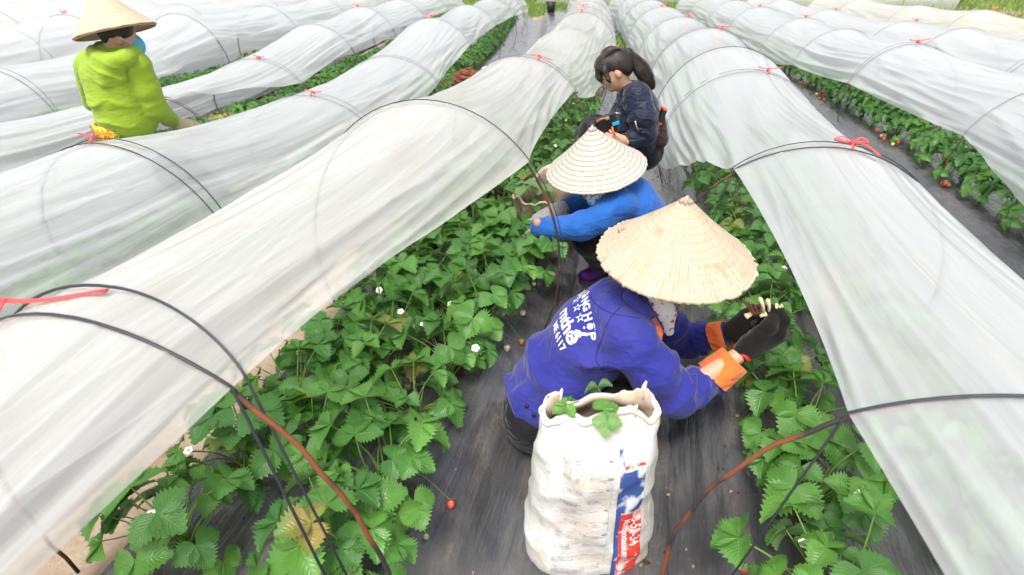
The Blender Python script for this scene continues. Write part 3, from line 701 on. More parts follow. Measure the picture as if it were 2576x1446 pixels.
def head_field(f, c, fd, s=1.0, up=(0, 0, 1)):
    "skull, jaw, nose, lips, ears; fd = direction of the face"
    c = Vector(c); fd = Vector(fd).normalized(); up = Vector(up); up = (up-fd*up.dot(fd)).normalized(); l = up.cross(fd)
    R = np.array([fd, l, up]).T
    g = lambda x, y, z: c+(fd*x+l*y+up*z)*s
    f.ell(g(-.012, 0, .02), (.096*s, .076*s, .098*s), R, k=.02)
    f.ell(g(.028, 0, -.045), (.062*s, .056*s, .070*s), R, k=.03)
    f.ell(g(.066, 0, -.088), (.020*s, .022*s, .018*s), R, k=.02)
    f.cone(g(.082, 0, .005), g(.104, 0, -.026), .008*s, .0115*s, k=.012)
    f.ell(g(.090, 0, -.052), (.010*s, .022*s, .005*s), R, k=.006); f.ell(g(.088, 0, -.062), (.010*s, .019*s, .006*s), R, k=.006)
    for q in (-1, 1):
        f.ell(g(.058, q*.034, -.028), (.030*s, .024*s, .024*s), R, k=.02)
        f.ell(g(-.002, q*.078, -.012), (.020*s, .008*s, .032*s), R, k=.006)
        f.ell(g(.083, q*.031, .004), (.008*s, .014*s, .006*s), R, k=.006)
    return g
def person(root, J, hs=1.0, fd=(1, 0, 0), up=(0, 0, 1)):
    f = Field(.025)
    g = head_field(f, J['head'], fd, hs, up)
    f.chain([(J['head'], .05), (J['neck'], .047), (J['chest'], .085), (J['belly'], .085), (J['pelvis'], .095)])
    for s in 'LR':
        f.chain([(J['neck'], .04), (Vector(J['sh'+s]).lerp(Vector(J['chest']), .25), .040), (J['el'+s], .032), (J['wr'+s], .026)])
        if 'kn'+s in J: f.chain([(J['pelvis'], .085), (J['kn'+s], .055), (J['an'+s], .04), (J['to'+s], .035)])
    fmesh('body', f, M_skin, root, .009)
    return g
def conical_hat(root, rim_c, apex, r, h_seed, m, rim_m, jag=.004, rings=0):
    rim_c = Vector(rim_c); apex = Vector(apex); ax = (apex-rim_c); H = ax.length; ax.normalize(); u = ax.orthogonal().normalized(); v = ax.cross(u)
    n = 144; nr = 26; V = []; U = []; F = []; rs = random.Random(h_seed)
    jg = [rs.uniform(-1, 1)*jag*(2.2 if rs.random() < .12 else 1) for _ in range(n)]
    for side in (0, 1):
        for i in range(nr+1):
            t = i/nr
            for k in range(n):
                a = 2*PI*k/n
                rr_ = r*t+(jg[k] if i == nr else 0)+.006
                z = H*(1-t)-.006*math.sin(PI*t)*1.0+H*.0
                z += .0011*t*(1 if k % 2 else -1)+.004*t*noise.noise(Vector((math.cos(a)*3, math.sin(a)*3, h_seed+t*2)))
                if t < .08: z -= (.08-t)*H*.7
                z -= side*.0028
                V.append(rim_c+ax*z+(u*math.cos(a)+v*math.sin(a))*rr_); U.append((k/n if k < n else 1, t))
    o2 = (nr+1)*n
    for i in range(nr):
        for k in range(n):
            q = (i*n+k, i*n+(k+1) % n, (i+1)*n+(k+1) % n, (i+1)*n+k)
            F.append(q[::-1]); F.append(tuple(x+o2 for x in q))
    for k in range(n): F.append((nr*n+k, nr*n+(k+1) % n, o2+nr*n+(k+1) % n, o2+nr*n+k))
    hat = mk('hat', V, F, m, root, True, U)
    mb = MB(); mb.tube([rim_c-ax*.007+(u*math.cos(2*PI*k/60)+v*math.sin(2*PI*k/60))*(r-.003) for k in range(61)], .0035, 6, caps=False)
    mb.build('hat_rim', rim_m, root, uv=False)
    mb = MB()
    for k in range(14):
        a = k*2.4; d = (u*math.cos(a)+v*math.sin(a)); mb.tube([apex-ax*.012+d*.004, apex-ax*.006+d*.012, apex-ax*.014+d*.022], [.003, .003, .002], 5)
    mb.tube([apex-ax*.02, apex+ax*.0, apex+ax*.006+u*.004], [.012, .008, .003], 8); mb.build('hat_tip', m, root)
    return hat
def hat_mat(name, a, b, stitch, worn, nrings=15, nrad=150, st=.5, rw=.05):
    m = mat(name, a, .75, .3); N, L, bs = nodes(m); tc = N.new('ShaderNodeTexCoord'); uv = tc.outputs['UV']; o = tc.outputs['Object']
    sp = N.new('ShaderNodeSeparateXYZ'); L.new(uv, sp.inputs[0])
    str_ = noise_n(N, L, uv, 1, 5, (150, 2.0, 1)); fine = noise_n(N, L, uv, 1, 3, (600, 10, 1)); bl = noise_n(N, L, o, 16, 6, None, .65)
    c = mix_n(N, L, ramp_n(N, L, str_, .35, .68), a, b); c = mix_n(N, L, ramp_n(N, L, bl, .54, .72, 0, .75), c, worn)
    rg = math_n(N, L, 'ABSOLUTE', math_n(N, L, 'SUBTRACT', math_n(N, L, 'FRACT', math_n(N, L, 'MULTIPLY', sp.outputs[1], float(nrings))), .5))
    ring = ramp_n(N, L, rg, 0, rw, 1, 0)
    rd = math_n(N, L, 'ABSOLUTE', math_n(N, L, 'SUBTRACT', math_n(N, L, 'FRACT', math_n(N, L, 'ADD', math_n(N, L, 'MULTIPLY', sp.outputs[0], float(nrad)), math_n(N, L, 'MULTIPLY', bl, .5))), .5))
    rad = math_n(N, L, 'MULTIPLY', ramp_n(N, L, rd, 0, .14, 1, 0), ramp_n(N, L, fine, .35, .6))
    ln = math_n(N, L, 'MAXIMUM', math_n(N, L, 'MULTIPLY', ring, ramp_n(N, L, fine, .3, .55)), math_n(N, L, 'MULTIPLY', rad, .7))
    c = mix_n(N, L, math_n(N, L, 'MULTIPLY', ln, st), c, stitch)
    L.new(c, bs.inputs['Base Color'])
    bp = N.new('ShaderNodeBump'); bp.inputs['Strength'].default_value = .5; bp.inputs['Distance'].default_value = .003
    L.new(math_n(N, L, 'SUBTRACT', math_n(N, L, 'ADD', str_, math_n(N, L, 'MULTIPLY', bl, .6)), ln), bp.inputs['Height']); L.new(bp.outputs[0], bs.inputs['Normal'])
    return m
M_hatA = hat_mat('straw_hat_worn', (.45, .365, .255), (.55, .465, .355), (.17, .11, .06), (.36, .24, .12), 13, 90, .75, .035)
M_hatB = hat_mat('straw_hat_white', (.47, .43, .37), (.55, .51, .45), (.12, .12, .09), (.50, .38, .22), 13, 110, 1.0, .14)
M_hatD = hat_mat('straw_hat_tan', (.50, .39, .27), (.58, .47, .35), (.30, .24, .15), (.5, .36, .22), 13, 80, .5)
M_bamboo = mat('bamboo', (.5, .33, .16), .5)

# ---- A: worker in violet-blue jacket, squatting in front, facing right
YA = 1.54
A = thing('person', 'crouching worker in violet-blue jacket with orange cuffs, worn conical hat and black gloves', 'person', (.2, YA, 0))
JA = dict(head=(.49, 1.54, .735), neck=at(1615, 760, 1.55), chest=at(1560, 815, 1.55), belly=at(1440, 920, 1.55), pelvis=at(1375, 1010, 1.55),
          shR=at(1575, 850, 1.39), elR=at(1700, 992, 1.33), wrR=at(1866, 888, 1.43), shL=at(1645, 800, 1.72), elL=at(1730, 862, 1.78), wrL=at(1838, 838, 1.66),
          knR=at(1585, 1010, 1.43), anR=(.28, 1.40, .07), toR=(.42, 1.38, .03), knL=at(1600, 985, 1.70), anL=(.30, 1.68, .09), toL=(.44, 1.68, .05))
person(A, JA, 1.0, (1, .05, -.45), (.4, 0, 1))
f = Field(.04); fl = ((0, 1, 0), 1.42)
tor = [(at(1600, 785, 1.55), .095), (at(1560, 800, 1.55), .118), (at(1490, 850, 1.55), .125), (at(1415, 925, 1.55), .125), (at(1360, 985, 1.55), .115), (at(1345, 1008, 1.55), .10)]
f.chain(tor, fl)
armR = [(at(1580, 850, 1.40), .085), (at(1645, 935, 1.35), .080), (at(1703, 992, 1.33), .068), (at(1752, 972, 1.37), .058), (at(1802, 948, 1.41), .050)]
armL = [(at(1640, 790, 1.70), .082), (at(1725, 858, 1.77), .066), (at(1770, 850, 1.72), .060), (at(1808, 846, 1.68), .050)]
f.chain(armR, k=.025); f.chain(armL, k=.025)
f.cone(at(1610, 755, 1.55), at(1590, 770, 1.55), .07, .09)
# hem corner hanging at the back
f.cone(at(1325, 1000, 1.46), at(1340, 1030, 1.45), .05, .03, ((0, 1, 0), .6)); f.cone(at(1300, 985, 1.6), at(1330, 1030, 1.55), .05, .03)
f.mods += [folds(armR[0][0], armR[2][0], 38, .022, .075, 3), folds(armR[1][0], armR[3][0], 60, .022, .065, 5, 1.0), folds(armR[2][0], armR[4][0], 55, .018, .055, 8),
           folds(armL[0][0], armL[1][0], 40, .014, .07, 12), folds(armL[1][0], armL[3][0], 60, .012, .06, 15),
           folds(tor[5][0], tor[2][0], 30, .026, .18, 21, 1.6, -.3, .9), folds(at(1560, 940, 1.40), at(1500, 780, 1.42), 38, .022, .10, 41, 1.3), folds(tor[1][0], at(1560, 900, 1.42), 30, .018, .12, 27, 1.5), lumps(.0035, 14, 31)]
jackA = fmesh('jacket', f, M_violet, A, .0065)
fmesh('trousers', Field(.03).chain([(JA['pelvis'], .125), (at(1330, 1040, 1.5), .10)], fl).chain([(JA['pelvis'], .12), (JA['knR'], .088), ((.28, 1.40, .12), .055)]).chain([(JA['pelvis'], .12), (JA['knL'], .088), ((.30, 1.68, .12), .055)])
      .ell(at(1345, 1045, 1.55), (.11, .17, .10)), M_black, A, .011)
for n_, a_ in (('R', 1.40), ('L', 1.68)):
    fmesh('boot', Field(.02).chain([((.28, a_, .16), .055), ((.29, a_, .05), .05), ((.40, a_, .035), .042)]), M_black, A, .01)
band('cuff', at(1790, 953, 1.40), at(1846, 905, 1.425), .062, .054, M_orange, A, seed=2); band('cuff', at(1796, 848, 1.69), at(1830, 842, 1.665), .060, .053, M_orange, A, seed=4)
band('glove_trim', at(1862, 892, 1.427), at(1869, 886, 1.43), .0335, .034, M_redtrim, A, thick=.006, wob=.001)
gl = Field(.01).cone(at(1868, 887, 1.43), at(1888, 868, 1.44), .031, .032)
fmesh('glove_wrist', gl, M_glove, A, .005)
hand('glove', at(1880, 876, 1.437), (.76, .10, .44), (-.45, .72, .55), 1, M_glove, A, .88, .012, 1.08, .2)
hand('glove', at(1846, 832, 1.655), (.78, -.35, .40), (-.3, -.5, .85), -1, M_glove, A, .9, .010, 1.05, .2)
# collar, scarf, orange facing
fmesh('collar', Field(.015).chain([(at(1585, 745, 1.47), .018), (at(1620, 785, 1.44), .018), (at(1660, 810, 1.46), .014)]).chain([(at(1585, 745, 1.47), .018), (at(1590, 728, 1.56), .018), (at(1610, 735, 1.66), .018)]), M_violet, A, .006)
f = Field(.02).chain([(at(1655, 735, 1.48), .035), (at(1672, 790, 1.46), .034), (at(1684, 835, 1.46), .016)], ((0, 1, 0), .45)); f.mods += [folds(at(1660, 735, 1.46), at(1690, 735, 1.46), 60, .006, .2, 4)]
fmesh('scarf', f, M_floral, A, .005)
mb = MB(); q = [at(1640, 805, 1.415), at(1652, 800, 1.412), at(1668, 835, 1.40), at(1664, 862, 1.395), at(1655, 845, 1.40)]
mb.add(q+[p+Vector((0, .004, 0)) for p in q], [(0, 1, 2, 3, 4), (9, 8, 7, 6, 5)]+[(i, (i+1) % 5, 5+(i+1) % 5, 5+i) for i in range(5)][::1]); mb.build('placket', M_orange, A, uv=False)
bvA = BVHTree.FromObject(jackA, bpy.context.evaluated_depsgraph_get())
def on_jacket(p, n, off=.0015):
    h = bvA.ray_cast(Vector(p)+Vector(n)*.25, -Vector(n))
    return h[0]+Vector(n)*off if h[0] is not None else None
def seam(name, pts, n, r, m):
    P = [on_jacket(p, n, .0006) for p in spline(pts, 8)]; P = [p for p in P if p is not None]
    if len(P) > 3: mb = MB(); mb.tube(P, r, 5); mb.build(name, m, A, uv=False)
nC = (Vector((0, 0, CAMZ))-at(1560, 880, 1.4)).normalized()
seam('seam', [at(1560, 770, 1.40), at(1535, 800, 1.40), at(1515, 850, 1.40), at(1500, 900, 1.40), at(1520, 930, 1.40)], nC, .0016, M_thread)
seam('seam', [at(1470, 712, 1.55), at(1495, 760, 1.50), at(1540, 788, 1.42), at(1610, 800, 1.38)], nC, .0014, M_thread)
for bx, by in ((1331, 1018), (1352, 1037)):
    p = on_jacket(at(bx, by, 1.45), nC, .003)
    if p is not None:
        mb = MB(); mb.tube([p-nC*.002, p+nC*.002], .007, 12); mb.build('button', M_button, A, uv=False)
# white lettering on the back, running across the shoulders
def text_mesh(body, size, bold=0.0):
    cu = bpy.data.curves.new('t', 'FONT'); cu.body = body; cu.size = size; cu.align_x = 'CENTER'; cu.offset = bold; cu.resolution_u = 3
    o = bpy.data.objects.new('t', cu); COL.objects.link(o); dg = bpy.context.evaluated_depsgraph_get(); me = bpy.data.meshes.new_from_object(o.evaluated_get(dg))
    bpy.data.objects.remove(o)
    bm = bmesh.new(); bm.from_mesh(me); bmesh.ops.triangulate(bm, faces=bm.faces)
    bmesh.ops.subdivide_edges(bm, edges=[e for e in bm.edges if e.calc_length() > size*.14], cuts=2, use_grid_fill=True)
    V = [v.co.copy() for v in bm.verts]; F = [tuple(v.index for v in f.verts) for f in bm.faces]; bm.verts.index_update(); bm.free(); return V, F
tU = (at(1590, 760, 1.55)-at(1410, 900, 1.55)).normalized(); tR = Vector((0, -1, 0)); tN = tR.cross(tU).normalized()*1
if tN.z < 0: tN = -tN
tC = at(1480, 830, 1.545)
def print_on_back(body, size, x0, y0, arc=0., bold=0.):
    V, F = text_mesh(body, size, bold); out = []; ok = True
    for v in V:
        x, y = v.x, v.y
        if arc:
            a = x/arc; X_, Y_ = (arc+y)*math.sin(a), (arc+y)*math.cos(a)-arc
        else: X_, Y_ = x, y
        p = on_jacket(tC+tR*(X_+x0)+tU*(Y_+y0), tN, .0016)
        out.append(p if p is not None else None)
    keep = [f for f in F if all(out[i] is not None for i in f)]
    out = [p if p is not None else Vector((0, 0, 0)) for p in out]
    mk('lettering', out, [f[::-1] for f in keep], M_print, A, False)
print_on_back('TRƯỜNG HỢP', .040, 0, .055, .26, .0012)
print_on_back('☆ ☆ ☆', .040, 0, .022)
print_on_back('rnthế', .070, .035, -.038, 0, .0022)
print_on_back('ME 6117', .036, .045, -.078, 0, .001)
conical_hat(A, (.512, 1.55, .785), (.512, 1.53, .985), .238, 3, M_hatA, M_bamboo, .0045)
mb = MB(); rs = random.Random(2)
for k in range(9):
    a = rs.uniform(0, 1); b0 = at(1558+a*14, 590+a*0, 1.60); mb.tube([b0, b0+Vector((rs.uniform(-.01, .01), 0, .02)), b0+Vector((rs.uniform(-.02, .02), 0, rs.uniform(.02, .045)))], .0012, 4)
mb.build('hat_fray', M_hatA, A)
# what the gloves hold
H = thing('plant_debris', 'handful of cream strawberry crowns and brown stems cupped in the black gloves', 'plant debris', at(1925, 790, 1.5))
M_cream = mat('cream_crown', (.72, .62, .38), .5, .4, ((.5, .16, .1), 30, 2, .55, .7)); M_dry = mat('dry_stem', (.16, .06, .025), .8)
for (x0, y0, x1, y1, r) in ((1925, 800, 1917, 765, .009), (1938, 800, 1936, 768, .008), (1950, 798, 1958, 778, .007), (1915, 806, 1930, 800, .012), (1943, 803, 1955, 795, .009), (1893, 800, 1880, 808, .011), (1962, 785, 1972, 780, .008)):
    p, q = at(x0-4, y0-12, 1.46), at(x1-4, y1-12, 1.46); mb = MB(); mb.tube([p, p.lerp(q, .5)+Vector((.003, 0, 0)), q, q+(q-p)*.12], [r*.7, r*.8, r*1.2, r*.6], 8, flat=.7); mb.build('crown', M_cream, H)
for s_ in range(7):
    p = at(1896+s_*3, 796-s_, 1.46); q = at(1864+s_*9, 752+s_*3, 1.46); mb = MB(); mb.tube(spline([p, p.lerp(q, .5)+Vector((.006*math.sin(s_*3), 0, .004)), q], 4), .0022, 4); mb.build('stem', M_dry, H)

# ---- B: second worker, bright blue jacket, facing left
B = thing('person', 'crouching worker in bright blue jacket and purple boots under a whitish conical hat', 'person', (.5, 2.65, 0))
JB = dict(head=(.40, 2.62, .665), neck=at(1550, 465, 2.63), chest=at(1590, 505, 2.63), belly=at(1625, 560, 2.64), pelvis=at(1615, 615, 2.66),
          shL=at(1555, 520, 2.47), elL=at(1462, 568, 2.42), wrL=at(1378, 572, 2.50), shR=at(1520, 490, 2.80), elR=at(1450, 515, 2.80), wrR=at(1395, 540, 2.72),
          knL=at(1482, 600, 2.56), anL=at(1512, 668, 2.72), toL=at(1488, 690, 2.74), knR=at(1490, 585, 2.78), anR=at(1530, 660, 2.88), toR=at(1500, 680, 2.9))
person(B, JB, 1.0, (-1, 0, -.45), (-.4, 0, 1))
f = Field(.04).chain([(at(1555, 480, 2.63), .085), (at(1585, 505, 2.63), .118), (at(1615, 545, 2.63), .122), (at(1632, 585, 2.65), .12)], ((0, 1, 0), 1.4))
a1 = [(at(1560, 515, 2.48), .080), (at(1512, 548, 2.43), .070), (at(1465, 568, 2.42), .068), (at(1385, 576, 2.49), .056), (at(1358, 574, 2.51), .050)]; a2 = [(at(1520, 485, 2.79), .075), (at(1450, 512, 2.80), .058), (at(1408, 528, 2.75), .044)]
f.chain(a1, k=.02).chain(a2, k=.02); f.mods += [folds(a1[0][0], a1[2][0], 44, .020, .06, 3), folds(a1[2][0], a1[3][0], 50, .012, .05, 5), folds(a2[0][0], a2[2][0], 44, .013, .05, 7), folds(at(1560, 490, 2.5), at(1650, 570, 2.5), 30, .014, .14, 11), lumps(.003, 14, 2)]
fmesh('jacket', f, M_blue, B, .008)
fmesh('trousers', Field(.03).chain([(JB['pelvis'], .12), (JB['knL'], .085), (JB['anL'], .05)]).chain([(JB['pelvis'], .12), (JB['knR'], .085), (JB['anR'], .05)]).ell(JB['pelvis'], (.13, .17, .12)), M_black, B, .011)
for s_ in 'LR':
    a_ = Vector(JB['an'+s_]); t_ = Vector(JB['to'+s_]); fmesh('boot', Field(.015).chain([(a_+Vector((.0, 0, .12)), .058), (a_, .048), (t_, .040), (t_+Vector((-.04, 0, -.01)), .036)]), M_purple, B, .008)
hand('glove', at(1362, 580, 2.53), (-.45, .35, -.85), (-.6, .2, -.4), 1, M_grey, B, .7, .002, .9)
fmesh('wrist', Field(.01).cone(at(1352, 560, 2.49), at(1360, 572, 2.50), .022, .03), M_skin, B, .006)
fmesh('glove_cuff', Field(.01).chain([(at(1410, 528, 2.74), .050), (at(1370, 545, 2.70), .040), (at(1352, 552, 2.69), .034)]), M_grey, B, .006)
hand('glove', at(1368, 546, 2.70), (-.8, .1, -.45), (-.2, -.3, -1), -1, M_grey, B, .5, .004)
fmesh('scarf', Field(.02).chain([(at(1505, 480, 2.53), .045), (at(1495, 500, 2.50), .035), (at(1494, 520, 2.49), .014)], ((0, 1, 0), .5)), M_scarf_blue, B, .006)
conical_hat(B, (.41, 2.63, .70), (.372, 2.60, .905), .238, 9, M_hatB, M_bamboo, .002)

# ---- C: photographer
C_ = thing('person', 'squatting woman with ponytail in a navy bomber jacket looking down at a camera', 'person', (.8, 3.45, 0))
M_dark = mat('camera_black', (.012, .012, .014), .4, .5)
JC = dict(head=at(1546, 177, 3.40), neck=at(1580, 232, 3.42), chest=at(1598, 265, 3.42), belly=at(1606, 325, 3.43), pelvis=at(1610, 370, 3.46),
          shL=at(1598, 240, 3.26), elL=at(1622, 335, 3.22), wrL=at(1562, 350, 3.18), shR=at(1590, 228, 3.60), elR=at(1560, 300, 3.62), wrR=at(1530, 320, 3.45),
          knL=at(1490, 332, 3.36), anL=(.66, 3.42, .10), toL=(.55, 3.42, .04), knR=at(1500, 322, 3.6), anR=(.70, 3.62, .10), toR=(.58, 3.62, .04))
fdC = (-.86, -.05, -.52); upC = (-.52, 0, .86)
gC = person(C_, JC, .92, fdC, upC)
f = Field(.035).chain([(at(1588, 240, 3.43), .085), (at(1600, 272, 3.43), .125), (at(1598, 320, 3.43), .135), (at(1606, 362, 3.45), .125)], ((0, 1, 0), 1.35))
c1 = [(at(1602, 245, 3.28), .085), (at(1618, 295, 3.22), .078), (at(1622, 335, 3.22), .070), (at(1590, 350, 3.20), .056)]; c2 = [(at(1590, 235, 3.6), .08), (at(1558, 295, 3.62), .068), (at(1535, 318, 3.48), .05)]
f.chain(c1, k=.02).chain(c2, k=.02); f.mods += [folds(c1[0][0], c1[2][0], 40, .020, .075, 3), folds(c1[1][0], c1[3][0], 50, .013, .06, 6), folds(at(1560, 270, 3.3), at(1560, 350, 3.3), 30, .013, .15, 8), lumps(.004, 14, 2)]
fmesh('jacket', f, M_navy, C_, .008)
fmesh('trousers', Field(.03).chain([(JC['pelvis'], .13), (JC['knL'], .08), (JC['anL'], .045)]).chain([(JC['pelvis'], .13), (JC['knR'], .08), (JC['anR'], .045)]).ell(at(1615, 378, 3.46), (.13, .17, .12)), M_black, C_, .011)
for s_ in 'LR': t_ = Vector(JC['to'+s_]); fmesh('shoe', Field(.015).chain([(Vector(JC['an'+s_])+Vector((0, 0, -.04)), .045), (t_, .038), (t_+Vector((-.05, 0, 0)), .03)]), M_dark, C_, .01)
fmesh('collar', Field(.015).chain([(at(1568, 228, 3.35), .022), (at(1585, 222, 3.33), .026), (at(1605, 218, 3.38), .03), (at(1615, 222, 3.46), .03)]), M_brown, C_, .008)
fmesh('cuff', Field(.01).chain([(at(1592, 350, 3.20), .050), (at(1572, 352, 3.185), .040)]), M_brown, C_, .007)
hand('hand', at(1570, 356, 3.16), (-.85, .0, .25), (-.2, .9, .3), 1, M_skin, C_, .45, 0, .9)
hand('hand', at(1536, 330, 3.44), (-.8, -.3, -.3), (0, -.8, -.3), -1, M_skin, C_, .8, 0, .85)
s = .92; hf = Field(.02)
RC = np.array([Vector(fdC).normalized(), (Vector(upC)-Vector(fdC).normalized()*Vector(upC).dot(Vector(fdC).normalized())).normalized().cross(Vector(fdC).normalized()), (Vector(upC)-Vector(fdC).normalized()*Vector(upC).dot(Vector(fdC).normalized())).normalized()]).T
hf.ell(gC(-.026, 0, .036), (.094*s, .086*s, .090*s), RC); hf.ell(gC(-.062, 0, .0), (.060*s, .078*s, .075*s), RC); hf.ell(gC(.035, 0, .082), (.055*s, .076*s, .045*s), RC)
hf.chain([(gC(.075, -.035, .07), .022), (gC(.102, -.045, .015), .012), (gC(.098, -.05, -.02), .006)]).chain([(gC(.08, .03, .07), .024), (gC(.106, .03, .015), .012), (gC(.104, .035, -.015), .006)]).chain([(gC(.06, .07, .05), .018), (gC(.065, .082, -.005), .010), (gC(.06, .084, -.035), .004)])
hf.chain([(gC(-.085, 0, .055), .026), (gC(-.115, 0, .045), .028), (at(1596, 152, 3.42), .034), (at(1614, 176, 3.41), .042), (at(1628, 198, 3.40), .036), (at(1638, 216, 3.39), .018), (at(1640, 224, 3.39), .006)], k=.015)
hf.mods += [lambda P, d: d+.0010*np.sin((P @ v3(190, 60, 420))+2.5*swirl(P, 3, 10))]
fmesh('hair', hf, M_hair, C_, .005)
mb = MB(); c = gC(-.098, 0, .05)
rs = random.Random(8); ms = MB()
for q in range(70):
    o_ = Vector((rs.uniform(-.03, .03), rs.uniform(-.04, .03), rs.uniform(-.02, .03)))
    ms.tube(spline([gC(-.09, rs.uniform(-.02, .02), .06+rs.uniform(-.01, .015)), at(1598, 150, 3.41)+o_*.8, at(1618, 178, 3.39)+o_*1.15, at(1636, 205, 3.38)+o_*.7, at(1642, 222, 3.38)+o_*.35], 4), .0011, 3)
for q in range(60):
    a = rs.uniform(-1.2, 1.2); ms.tube([gC(.08*math.cos(t)*1.02-.02, a*.075*math.sin(t*.9+.3), .04+.09*math.sin(t)+.002) for t in [.25+k*.22 for k in range(11)]], .0011, 3)
ms.build('loose_strands', M_hair2, C_, uv=False)
mb.tube([c+Vector((math.cos(t)*.004, math.sin(t)*.027, math.cos(t)*.025)) for t in [k*2*PI/14 for k in range(15)]], .008, 6); mb.build('hair_tie', mat('pink_band', (.5, .3, .32), .5), C_, uv=False)
mb = MB(); mb.tube([gC(.096, .012, -.057), gC(.099, 0, -.056), gC(.096, -.012, -.057)], [.002, .004, .002], 6); mb.build('lips', M_lip, C_, uv=False)
for q in (-1, 1): mb = MB(); mb.tube([gC(.088, q*.020, .001), gC(.089, q*.031, -.002), gC(.082, q*.042, .001)], .0016, 5); mb.build('eyelid', M_hair, C_, uv=False)
M_zip = mat('zip_metal', (.6, .58, .5), .3, .5, Metallic=.8)
for pts in ([(1598, 262+42, 3.125), (1601, 318, 3.125), (1606, 330, 3.125)], [(1538, 287, 3.22), (1550, 284, 3.2), (1562, 285, 3.2)]):
    mb = MB(); mb.tube([at(*p) for p in pts], .0035, 5); mb.build('zip', M_zip, C_, uv=False)
# shoulder bag
G = thing('shoulder_bag', 'dark brown shoulder bag with orange phone pocket behind the woman in navy', 'bag', at(1650, 330, 3.42))
f = Field(.02).chain([(at(1650, 300, 3.42), .055), (at(1650, 345, 3.42), .075)], ((0, 1, 0), 1.5)); fmesh('bag_body', f, M_brown, G, .008)
M_or = mat('orange_case', (.8, .13, .03), .45)
mb = MB(); Rb = Matrix.Rotation(.25, 3, 'Y'); mb.box(at(1664, 290, 3.36), (.022, .07, .095), Rb); mb.build('pocket_rim', M_or, G, False, False)
mb = MB(); mb.box(at(1665, 290, 3.345), (.026, .05, .07), Rb); mb.build('phone', M_dark, G, False, False)
mb = MB(); mb.tube(spline([at(1650, 290, 3.36), at(1632, 240, 3.33), at(1612, 222, 3.42)], 6), .009, 6, flat=.4); mb.build('strap', M_brown, G)
# camera
K = thing('video_camera', 'black camera with blue and orange accents in the hands of the woman in navy', 'camera', at(1520, 325, 3.3))
Rk = Matrix.Rotation(-.35, 3, 'Y')
mb = MB(); mb.box(at(1526, 312, 3.2), (.10, .07, .085), Rk); mb.build('camera_body', M_dark, K, False, False)
mb = MB(); c0, c1_ = at(1514, 318, 3.2), at(1480, 324, 3.2); mb.tube([c0, c0.lerp(c1_, .4), c0.lerp(c1_, .42), c1_], [.036, .036, .041, .040], 20); mb.build('lens', M_dark, K)
mb = MB(); mb.tube([c1_+Vector((-.0005, 0, 0)), c1_+Vector((-.004, 0, 0))], .031, 20); mb.build('lens_glass', mat('glass_dark', (.02, .02, .05), .05, .8), K)
mb = MB(); mb.box(at(1537, 296, 3.18), (.05, .05, .045), Rk); mb.build('flash', M_dark, K, False, False)
mb = MB(); mb.box(at(1549, 310, 3.15), (.038, .01, .016), Rk); mb.build('blue_clip', mat('cyan_plastic', (.02, .35, .75), .35), K, False, False)
mb = MB(); mb.tube(spline([at(1500, 308, 3.16), at(1512, 299, 3.15), at(1525, 298, 3.15)], 4), .004, 6); mb.tube([at(1540, 318, 3.15), at(1542, 328, 3.14), at(1547, 338, 3.13)], .006, 6, flat=.5); mb.build('neck_strap', M_or, K, uv=False)
mb = MB(); mb.box(at(1528, 297, 3.14), (.02, .02, .012), Rk); mb.build('hot_shoe', M_zip, K, False, False)

# ---- D: worker in lime hoodie
D_ = thing('person', 'worker seen from behind in a lime green hoodie, tan conical hat and blue mask', 'person', (-2.2, 3.5, -.2))
gD = -.19
JD = dict(head=at(302, 92, 3.48), neck=at(288, 128, 3.46), chest=at(288, 190, 3.44), belly=at(312, 290, 3.46), pelvis=at(328, 355, 3.50),
          shR=at(345, 165, 3.42), elR=at(388, 262, 3.46), wrR=at(432, 306, 3.62), shL=at(222, 165, 3.55), elL=at(232, 255, 3.72), wrL=at(270, 290, 3.85),
          knR=(-2.02, 3.58, .22), anR=(-2.08, 3.48, gD+.09), toR=(-2.02, 3.58, gD+.04), knL=(-2.2, 3.62, .22), anL=(-2.26, 3.50, gD+.09), toL=(-2.2, 3.62, gD+.04))
gDh = person(D_, JD, .95, (.88, .46, -.15))
f = Field(.05).chain([(at(286, 158, 3.46), .100), (at(288, 188, 3.45), .135), (at(300, 245, 3.45), .130), (at(318, 290, 3.47), .130), (at(326, 304, 3.48), .124)], ((1, 0, 0), 1.22))
f.cone(at(232, 158, 3.52), at(342, 160, 3.42), .075, .075, k=.05)
d1 = [(at(346, 170, 3.42), .078), (at(372, 225, 3.43), .068), (at(390, 265, 3.46), .062), (at(428, 300, 3.60), .050)]; d2 = [(at(224, 170, 3.54), .075), (at(226, 215, 3.62), .065), (at(236, 255, 3.72), .06), (at(270, 285, 3.85), .05)]
f.chain(d1, k=.02).chain(d2, k=.02); f.mods += [folds(d1[0][0], d1[2][0], 44, .008, .065, 3), folds(d1[1][0], d1[3][0], 75, .009, .055, 6), folds(at(320, 330, 3.36), at(300, 240, 3.36), 28, .013, .2, 9, 1.6), folds(at(340, 170, 3.3), at(300, 300, 3.3), 22, .010, .25, 10, 1.8), lumps(.003, 14, 2)]
fmesh('hoodie', f, M_lime, D_, .008)
hd = Field(.03).chain([(at(238, 133, 3.42), .038), (at(258, 150, 3.34), .042), (at(285, 155, 3.32), .042), (at(318, 145, 3.34), .040), (at(338, 132, 3.42), .034), (at(330, 122, 3.52), .03), (at(255, 120, 3.54), .03), (at(238, 130, 3.45), .036)])
hd.ell(at(268, 185, 3.34), (.115, .045, .085), k=.04).cone(at(268, 185, 3.33), at(262, 212, 3.32), .05, .025); hd.mods += [folds(at(268, 150, 3.32), at(266, 215, 3.32), 70, .010, .13, 4, 1.0)]
fmesh('hood', hd, M_lime, D_, .007)
